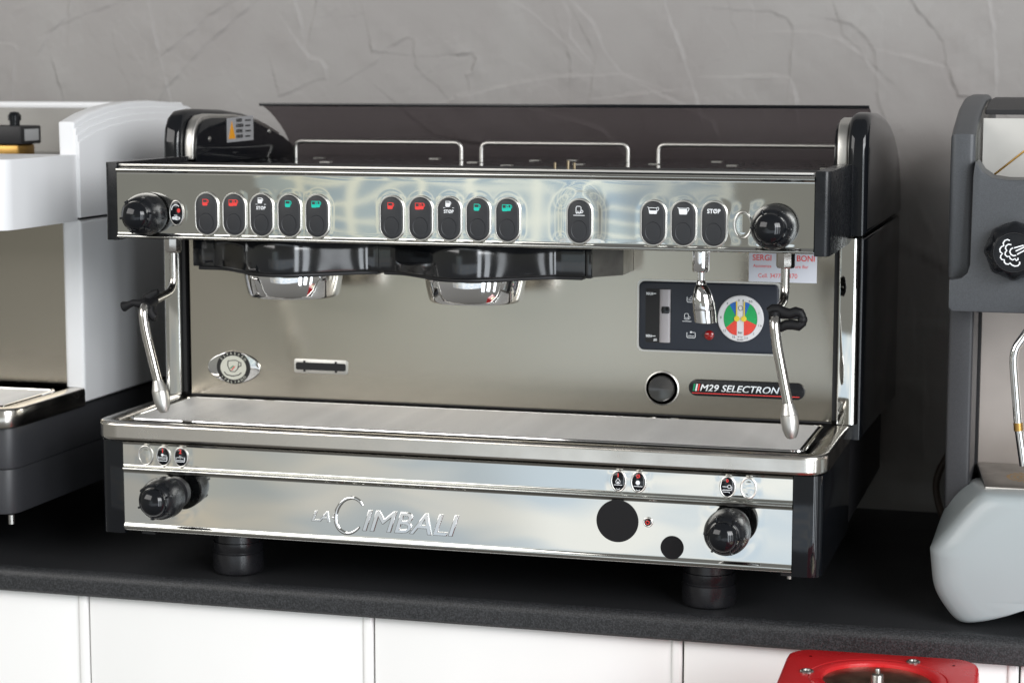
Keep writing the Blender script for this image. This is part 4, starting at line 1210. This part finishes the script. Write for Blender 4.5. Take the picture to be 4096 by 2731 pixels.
# tray
wt_ = B(); wt_.ang = 50
def wloop(ins, r_):
    p = fillet([(XL+ins, -.004+ins, 0), (-.487-ins, -.004+ins, 0), (-.487-ins, .165, 0), (XL+ins, .165, 0)], [r_, r_, .003, .003], 8, True)
    return [(q.x, q.y) for q in p]
rings = []
for ins, z, r_ in [(.01, .1525, .02), (.001, .1520, .026), (0, .154, .026), (0, .1700, .026), (.0012, .1722, .025), (.003, .1728, .023), (.018, .1724, .012), (.0205, .168, .009), (.021, .160, .008)]:
    rings.append([wt_.bm.verts.new((p[0], p[1], z)) for p in wloop(ins, r_)])
n = len(rings[0])
for i in range(len(rings)-1):
    for k in range(n): wt_.bm.faces.new((rings[i][k], rings[i][(k+1) % n], rings[i+1][(k+1) % n], rings[i+1][k]))
wt_.bm.faces.new(rings[-1]); wt_.bm.faces.new(rings[0][::-1])
part('drip_tray', wt_, 'tray_steel', w)
g1 = part('drip_grate', B().tube([(p.x, p.y, .1705) for p in fillet([(XL+.03, .022, 0), (-.516, .022, 0), (-.516, .150, 0), (XL+.03, .150, 0)], .01, 6, True)], .0016, 8, closed=True), 'chrome', w)
wb_me = B().box(XL+.035, -.521, -.0014, .0014, -.003, .0006, .0005, 2).mesh('grate_bar')
for k in range(24): part('grate_bar', wb_me, 'grate_steel', g1, at=(0, .027+.118*k/23, .1705))
# base
pts = fillet([(XL+.01, .004, 0), (-.492, .004, 0), (-.492, .50, 0), (XL+.01, .50, 0)], [.02, .022, .01, .01], 8, True)
part('base', B().prism([(p.x, p.y) for p in pts], 'z', .1060, .1515, .002, 2), 'grey_dark_paint', w)
pts = fillet([(XL+.012, .007, 0), (-.495, .007, 0), (-.495, .50, 0), (XL+.012, .50, 0)], [.02, .022, .01, .01], 8, True)
part('base_skirt', B().prism([(p.x, p.y) for p in pts], 'z', .0560, .1056, .002, 2), 'grey_dark_paint', w)
part('bolt', B().lathe([(0, .046), (.0035, .046), (.0035, .056)], 'z', (-.500, .012, 0), 10), 'steel_dull', w)
for (fx, fy) in ((-.62, .09), (-1.05, .09), (-.58, .45), (-1.05, .45)):
    part('foot', foot_me, 'rubber_foot', w, at=(fx, fy, 0))

# ================================================================== grey machine (right)
g = root('espresso_machine', (.80, .30, 0), 'dark grey espresso machine with pale blue grey lower fairing at the right edge', 'coffee machine')
GXL, GXR = .4785, 1.15
# side covers, curved top
sidep = [(.105, .3290), (.101, .3800), (.097, .4300), (.100, .4700), (.130, .4790), (.200, .4950), (.280, .5040), (.380, .5060), (.470, .4950), (.520, .4700), (.520, .3290)]
for sx in (1, -1):
    def px(a0, a1):
        a0, a1 = (a0, a1) if sx > 0 else (GXL+GXR-a0, GXL+GXR-a1); return tuple(sorted((a0, a1)))
    part('upper_side_cover', B().prism(sidep, 'x', *px(.4775, .5010), .0055, 4), 'grey_paint', g)
    part('side_column', B().prism([(.115, .100), (.115, .3285), (.520, .3285), (.520, .06), (.20, .06)], 'x', *px(.4790, .5035), .0040, 3), 'grey_dark_paint', g)
# front bar with a concave left shoulder
bar = [(.4805, .3030), (.4840, .2995), (1.140, .2995), (1.145, .3040), (1.145, .4270), (.5320, .4270), (.5180, .4290), (.5090, .4350), (.5035, .4430), (.5020, .4440), (.5005, .4300), (.4998, .3450), (.4975, .3370), (.4920, .3320), (.4850, .3305), (.4805, .3300)]
part('control_bar', B().prism(bar, 'y', .083, .150, .0020, 3), 'grey_paint', g)
part('bar_gap', B().box(.4985, .5020, .100, .16, .3310, .4380), 'black_deep', g)
part('splash_panel', B().box(.5065, 1.12, .210, .220, .1200, .3000), 'beige_steel', g)
part('panel_gasket', B().box(.5037, .5063, .200, .222, .1200, .2990), 'black_deep', g)
part('inner_panel', B().box(.5045, 1.10, .165, .175, .4000, .4840), 'pale_panel', g)
part('inner_rib', B().box(.5535, .5560, .160, .1645, .4280, .4840), 'pale_panel', g)
b = B().tube([(.516, .1645, .428), (.552, .1645, .458)], .0010, 8)
part('seam_bead', b, 'brass', g)
b = B().prism([(.105, .4445), (.100, .4690), (.130, .4770), (.200, .4920), (.290, .5000), (.290, .430), (.12, .430)], 'x', .5016, .5034)
part('clear_pane', b, 'clear_acrylic', g)
part('top_frame', B().prism([(.200, .4920), (.280, .5010), (.380, .5030), (.380, .4990), (.280, .4965), (.2, .4870)], 'x', .5040, 1.10, .001, 1), 'black_matt', g)
# steam knob
kx, ky, kz = .5415, .060, .3600
b = B().lathe([(0, .024), (.0262, .024), (.0272, .021), (.0272, .014), (.0258, .008), (.0236, .003), (.0205, -.0015), (.0193, -.0022), (.0189, -.0016), (0, -.0016)], 'y', (kx, ky, kz), 72, mod=lambda t, h: 1+(.05*math.cos(8*t) if .001 < h < .019 else 0))
gk = part('steam_knob', b, 'black_cap', g)
b = B().tube([(kx+.0186*math.cos(2*PI*k/48), ky-.0024, kz+.0186*math.sin(2*PI*k/48)) for k in range(48)], .0004, 6, closed=True)
part('knob_ring', b, 'black_matt', gk)
b = B(); yk = ky-.0018
def mp_(px_, py_): return (.5466+(px_-780)*.000150, .3637-(py_-1060)*.000150)
for q_, ln in enumerate((
    [(720, 1010), (706, 1004), (690, 1010), (680, 1026), (684, 1044), (670, 1050), (660, 1066), (664, 1084), (678, 1094), (668, 1104), (666, 1120), (676, 1132), (690, 1132), (690, 1146), (700, 1158), (716, 1160), (726, 1152), (738, 1164), (756, 1171), (774, 1168), (785, 1156), (785, 1142)],
    [(730, 1036), (712, 1034), (698, 1044), (695, 1060), (704, 1074), (695, 1084), (694, 1100), (706, 1112), (722, 1110), (726, 1124), (742, 1132), (756, 1124), (764, 1136), (774, 1130), (774, 1118)],
    [(742, 1056), (728, 1064), (722, 1080), (730, 1098), (746, 1106), (762, 1102)],
    [(748, 1056), (806, 1038)], [(758, 1076), (817, 1046)], [(768, 1096), (822, 1064)])):
    stroke(b, [mp_(*p_) for p_ in ln], .00125, yk-.0001*q_)
part('steam_symbol', b, 'print_white', gk)
# tray
b = B().prism([(.5215, .070), (.5050, .208), (1.12, .208), (1.12, .070)], 'z', .1240, .1305, .0006, 2)
gt = part('drip_tray', b, 'steel_dull', g)
part('tray_lip', B().box(.5215, 1.12, .0665, .0695, .1270, .1320, .0006, 2), 'satin_trim', gt)
part('tray_side', B().prism([(.068, .1225), (.205, .1225), (.205, .085), (.068, .085)], 'x', .5225, .5300), 'black_deep', g)
b = B()
for rr, nn in ((.008, 8), (.014, 14), (.020, 20), (.026, 26)):
    for k in range(nn):
        t = 2*PI*k/nn; b.prism(ellipse(.566+rr*math.cos(t), .135+rr*1.0*math.sin(t), .0042, .0026, 8), 'z', .1305, .1307)
part('tray_holes', b, 'brass', gt, kind='stuff')
# fairing: lofted bulged body with a creased left shoulder
front = [(.4717, .0731), (.4935, .1030), (.5142, .1297), (.5277, .1325), (.62, .1325), (1.12, .1325), (1.12, .0240), (.62, .0250), (.5617, .0218), (.5410, .0152), (.5275, .0081), (.5100, .0030), (.4982, .0030), (.4839, .0204), (.4756, .0363), (.4730, .0609)]
def chaikin(P, keep, it=3):
    for _ in range(it):
        Q, K = [], set()
        n = len(P)
        for i in range(n):
            a, b_ = P[i], P[(i+1) % n]
            if i in keep: K.add(len(Q)); Q.append(P[i])
            else: Q.append(tuple(a[c]*.75+b_[c]*.25 for c in range(len(a))))
            if (i+1) % n not in keep: Q.append(tuple(a[c]*.25+b_[c]*.75 for c in range(len(a))))
        P, keep = Q, K
    return P, keep
def fairing():
    b = B(); b.ang = 40
    def xin(x, d): return x+d*max(0, min(1, (.60-x)/.06)) if x < .60 else x
    base = []
    for i, p in enumerate(front):
        if i == 0: q = (.4690, .0640)
        elif i == 1: q = (.4800, .1010)
        elif i == 2: q = (.4985, .1235)
        elif i == 3: q = (.5150, .1270)
        else: q = (p[0]-(.004 if p[0] < .6 else 0), min(p[1], .127))
        base.append((p[0], p[1], q[0], q[1]))
    P, K = chaikin(base, {0}, 3)
    secs = []
    c = .070
    for y, kx_, kz_ in ((.0260, .030, .80), (.0275, .020, .88), (.0305, .011, .94), (.0350, .005, .975), (.0410, .0015, .993), (.0480, 0, 1)):
        secs.append([(xin(p[0], kx_), y, c+(p[1]-c)*kz_) for p in P])
    for t in (.25, .5, .75, 1):
        secs.append([(p[0]*(1-t)+p[2]*t, .048+.075*t, p[1]*(1-t)+p[3]*t) for p in P])
    for y, kx_, kz_ in ((.150, .002, .98), (.175, .008, .92), (.190, .016, .84)):
        secs.append([(xin(p[2], kx_), y, c+(p[3]-c)*kz_) for p in P])
    rings = [[b.bm.verts.new(v) for v in s_] for s_ in secs]
    n = len(P)
    for i in range(len(rings)-1):
        for k in range(n): b.bm.faces.new((rings[i][k], rings[i][(k+1) % n], rings[i+1][(k+1) % n], rings[i+1][k]))
    b.bm.faces.new(rings[0]); b.bm.faces.new(rings[-1][::-1])
    return b
fo = part('lower_fairing', fairing(), 'fairing_paint', g)
part('base', B().box(.505, 1.10, .150, .50, .03, .118, .004, 2), 'black_matt', g)
for (fx, fy) in ((.56, .17), (1.05, .17), (.56, .44), (1.05, .44)): part('foot', B().lathe([(0, 0), (.02, 0), (.02, .031), (0, .031)], 'z', (fx, fy, 0), 20), 'rubber_foot', g)
# wand
pts = fillet([(.585, .100, .330), (.560, .045, .2920), (.5455, .040, .2700), (.5452, .040, .2560), (.5513, .038, .1985), (.5577, .036, .1600)], [0, .01, .01, .01, .01, 0], 6)
gw = part('steam_wand', B().tube(pts, .0040, 14), 'chrome', g)
part('wand_band', B().tube([(.5512, .0380, .2005), (.5519, .0378, .1930)], .0044, 14), 'brass', gw)

# cable on the wall side of the grey machine
b = B().tube(fillet([(.530, .50, .125), (.4647, .48, .1010), (.4590, .48, .0891), (.4477, .48, .0663), (.4446, .48, .0489), (.4500, .475, .0245), (.4623, .46, .0060), (.530, .42, .0045)], .012, 8), .0042, 10)
cb = part('power_cable', b, 'cable')
cb['label'] = 'dusty brown cable looping down to the counter behind the dark grey machine'; cb['category'] = 'cable'

# ================================================================== red grinder top (front right)
rz = .0
q = root('coffee_grinder', (.444, -.165, -.9), 'red enamelled coffee grinder body without hopper, threaded collar open, below the counter', 'coffee grinder')
ang = math.radians(2.0)
ccx, ccy = .4445, -.1610
def rp(x, y):
    return (ccx+(x)*math.cos(ang)-(y)*math.sin(ang), ccy+(x)*math.sin(ang)+(y)*math.cos(ang))
HB = .0480
def grinder():
    b = B(); b.ang = 40
    def loop(ins, r_):
        p = fillet([(-.0865+ins, -.105+ins, 0), (.0865-ins, -.105+ins, 0), (.0865-ins, .0835-ins, 0), (-.0865+ins, .0835-ins, 0)], r_, 8, True)
        return [rp(v.x, v.y) for v in p]
    rings = []
    for ins, z, r_ in [(-.012, -.90, .030), (-.012, -.25, .028), (-.002, -.03, .024), (0, -.010, .022), (.0008, -.0035, .021), (.003, -.0008, .020), (.006, 0, .018)]:
        rings.append([b.bm.verts.new((p[0], p[1], rz+z)) for p in loop(ins, r_)])
    n = len(rings[0])
    for i in range(len(rings)-1):
        for k in range(n): b.bm.faces.new((rings[i][k], rings[i][(k+1) % n], rings[i+1][(k+1) % n], rings[i+1][k]))
    # top plate: from outline to circular collar
    def circ(r_, z):
        out = []
        for v in rings[-1]:
            dx, dy = v.co.x-ccx, v.co.y-ccy; t = math.atan2(dy, dx)
            out.append(b.bm.verts.new((ccx+r_*math.cos(t), ccy+r_*math.sin(t), rz+z)))
        return out
    # densify ring by angle using the outline vertices themselves
    prev = rings[-1]
    for r_, z in ((.0612, .0), (.0602, -.0010), (.0592, .0002), (.0560, .0004), (.0500, .0004), (.0486, -.0006), (HB, -.003), (HB, -.055), (0.02, -.055)):
        c = circ(r_, z)
        for k in range(n): b.bm.faces.new((prev[k], prev[(k+1) % n], c[(k+1) % n], c[k]))
        prev = c
    b.bm.faces.new(prev)
    return b
def grinder2():
    # resample outlines evenly in angle so that the round collar stays round
    b = B(); b.ang = 40; n = 96
    def out_r(t, ins, r_):
        hx, hy0, hy1 = .0865-ins, .105-ins, .0835-ins
        dx, dy = math.cos(t), math.sin(t)
        lo, hi = 0, .2
        def inside(s):
            x, y = s*dx, s*dy
            hy = hy1 if y > 0 else hy0
            ax, ay = abs(x)-(hx-r_), abs(y)-(hy-r_)
            return math.hypot(max(ax, 0), max(ay, 0)) <= r_ and ax <= r_ and ay <= r_
        for _ in range(26):
            mid = (lo+hi)/2
            if inside(mid): lo = mid
            else: hi = mid
        return lo
    rings = []
    # extra angles near the corners
    ts = sorted(set([2*PI*k/n for k in range(n)]+[math.radians(a+d) for a in (44, 136, 230.5, 309.5) for d in (-5, -3.5, -1.5, 1.5, 3.5, 5)]))
    n = len(ts)
    for ins, z, r_ in [(-.012, -.90, .030), (-.012, -.25, .028), (-.003, -.04, .024), (0, -.010, .022), (.0006, -.0040, .0215), (.0022, -.0013, .021), (.0050, 0, .019)]:
        rings.append([b.bm.verts.new((*rp(out_r(t, ins, r_)*math.cos(t), out_r(t, ins, r_)*math.sin(t)), rz+z)) for t in ts])
    for r_, z in ((.0612, .0), (.0602, -.0010), (.0592, .0002), (.0560, .0004), (.0500, .0004), (.0486, -.0006), (HB, -.003), (HB, -.055), (.0200, -.055)):
        rings.append([b.bm.verts.new((*rp(r_*math.cos(t), r_*math.sin(t)), rz+z)) for t in ts])
    for i in range(len(rings)-1):
        for k in range(n): b.bm.faces.new((rings[i][k], rings[i][(k+1) % n], rings[i+1][(k+1) % n], rings[i+1][k]))
    b.bm.faces.new(rings[-1])
    return b
part('grinder_body', grinder2(), 'red_enamel', q)
prof = []
for k in range(15):
    z = -.0035-.0034*k; prof += [(HB-.0002, rz+z), (HB-.0017, rz+z-.0017)]
part('collar_thread', B().lathe(prof+[(HB-.0002, rz-.0535), (.012, rz-.0540), (0.0, rz-.0540)], 'z', (ccx, ccy, 0), 72), 'thread_metal', q)
part('drive_shaft', B().lathe([(.0, .0150), (.0018, .0148), (.0024, .0135), (.0024, .0105), (.0050, .0095), (.0056, .0085), (.0056, -.0535)], 'z', (ccx, ccy, rz-.006), 28), 'steel_dull', q)
for (a, rr) in ((178, .0625), (66, .0640), (-50, .0625)):
    t = math.radians(a); sx_, sy_ = ccx+rr*math.cos(t), ccy+rr*math.sin(t)
    b = B().lathe([(.0062, .0), (.0062, .0012), (.0054, .0020), (.0036, .0020), (.0032, .0004), (0, .0004)], 'z', (sx_, sy_, rz), 24)
    part('cap_screw', b, 'steel_dull', q)
b = B()
for (x_, y_) in ((-.0640, .0560), (.0640, .0560)):
    p_ = rp(x_, y_); b.lathe([(.0014, .0003), (.0, .0003)], 'z', (p_[0], p_[1], rz), 10)
part('pin_hole', b, 'black_deep', q)
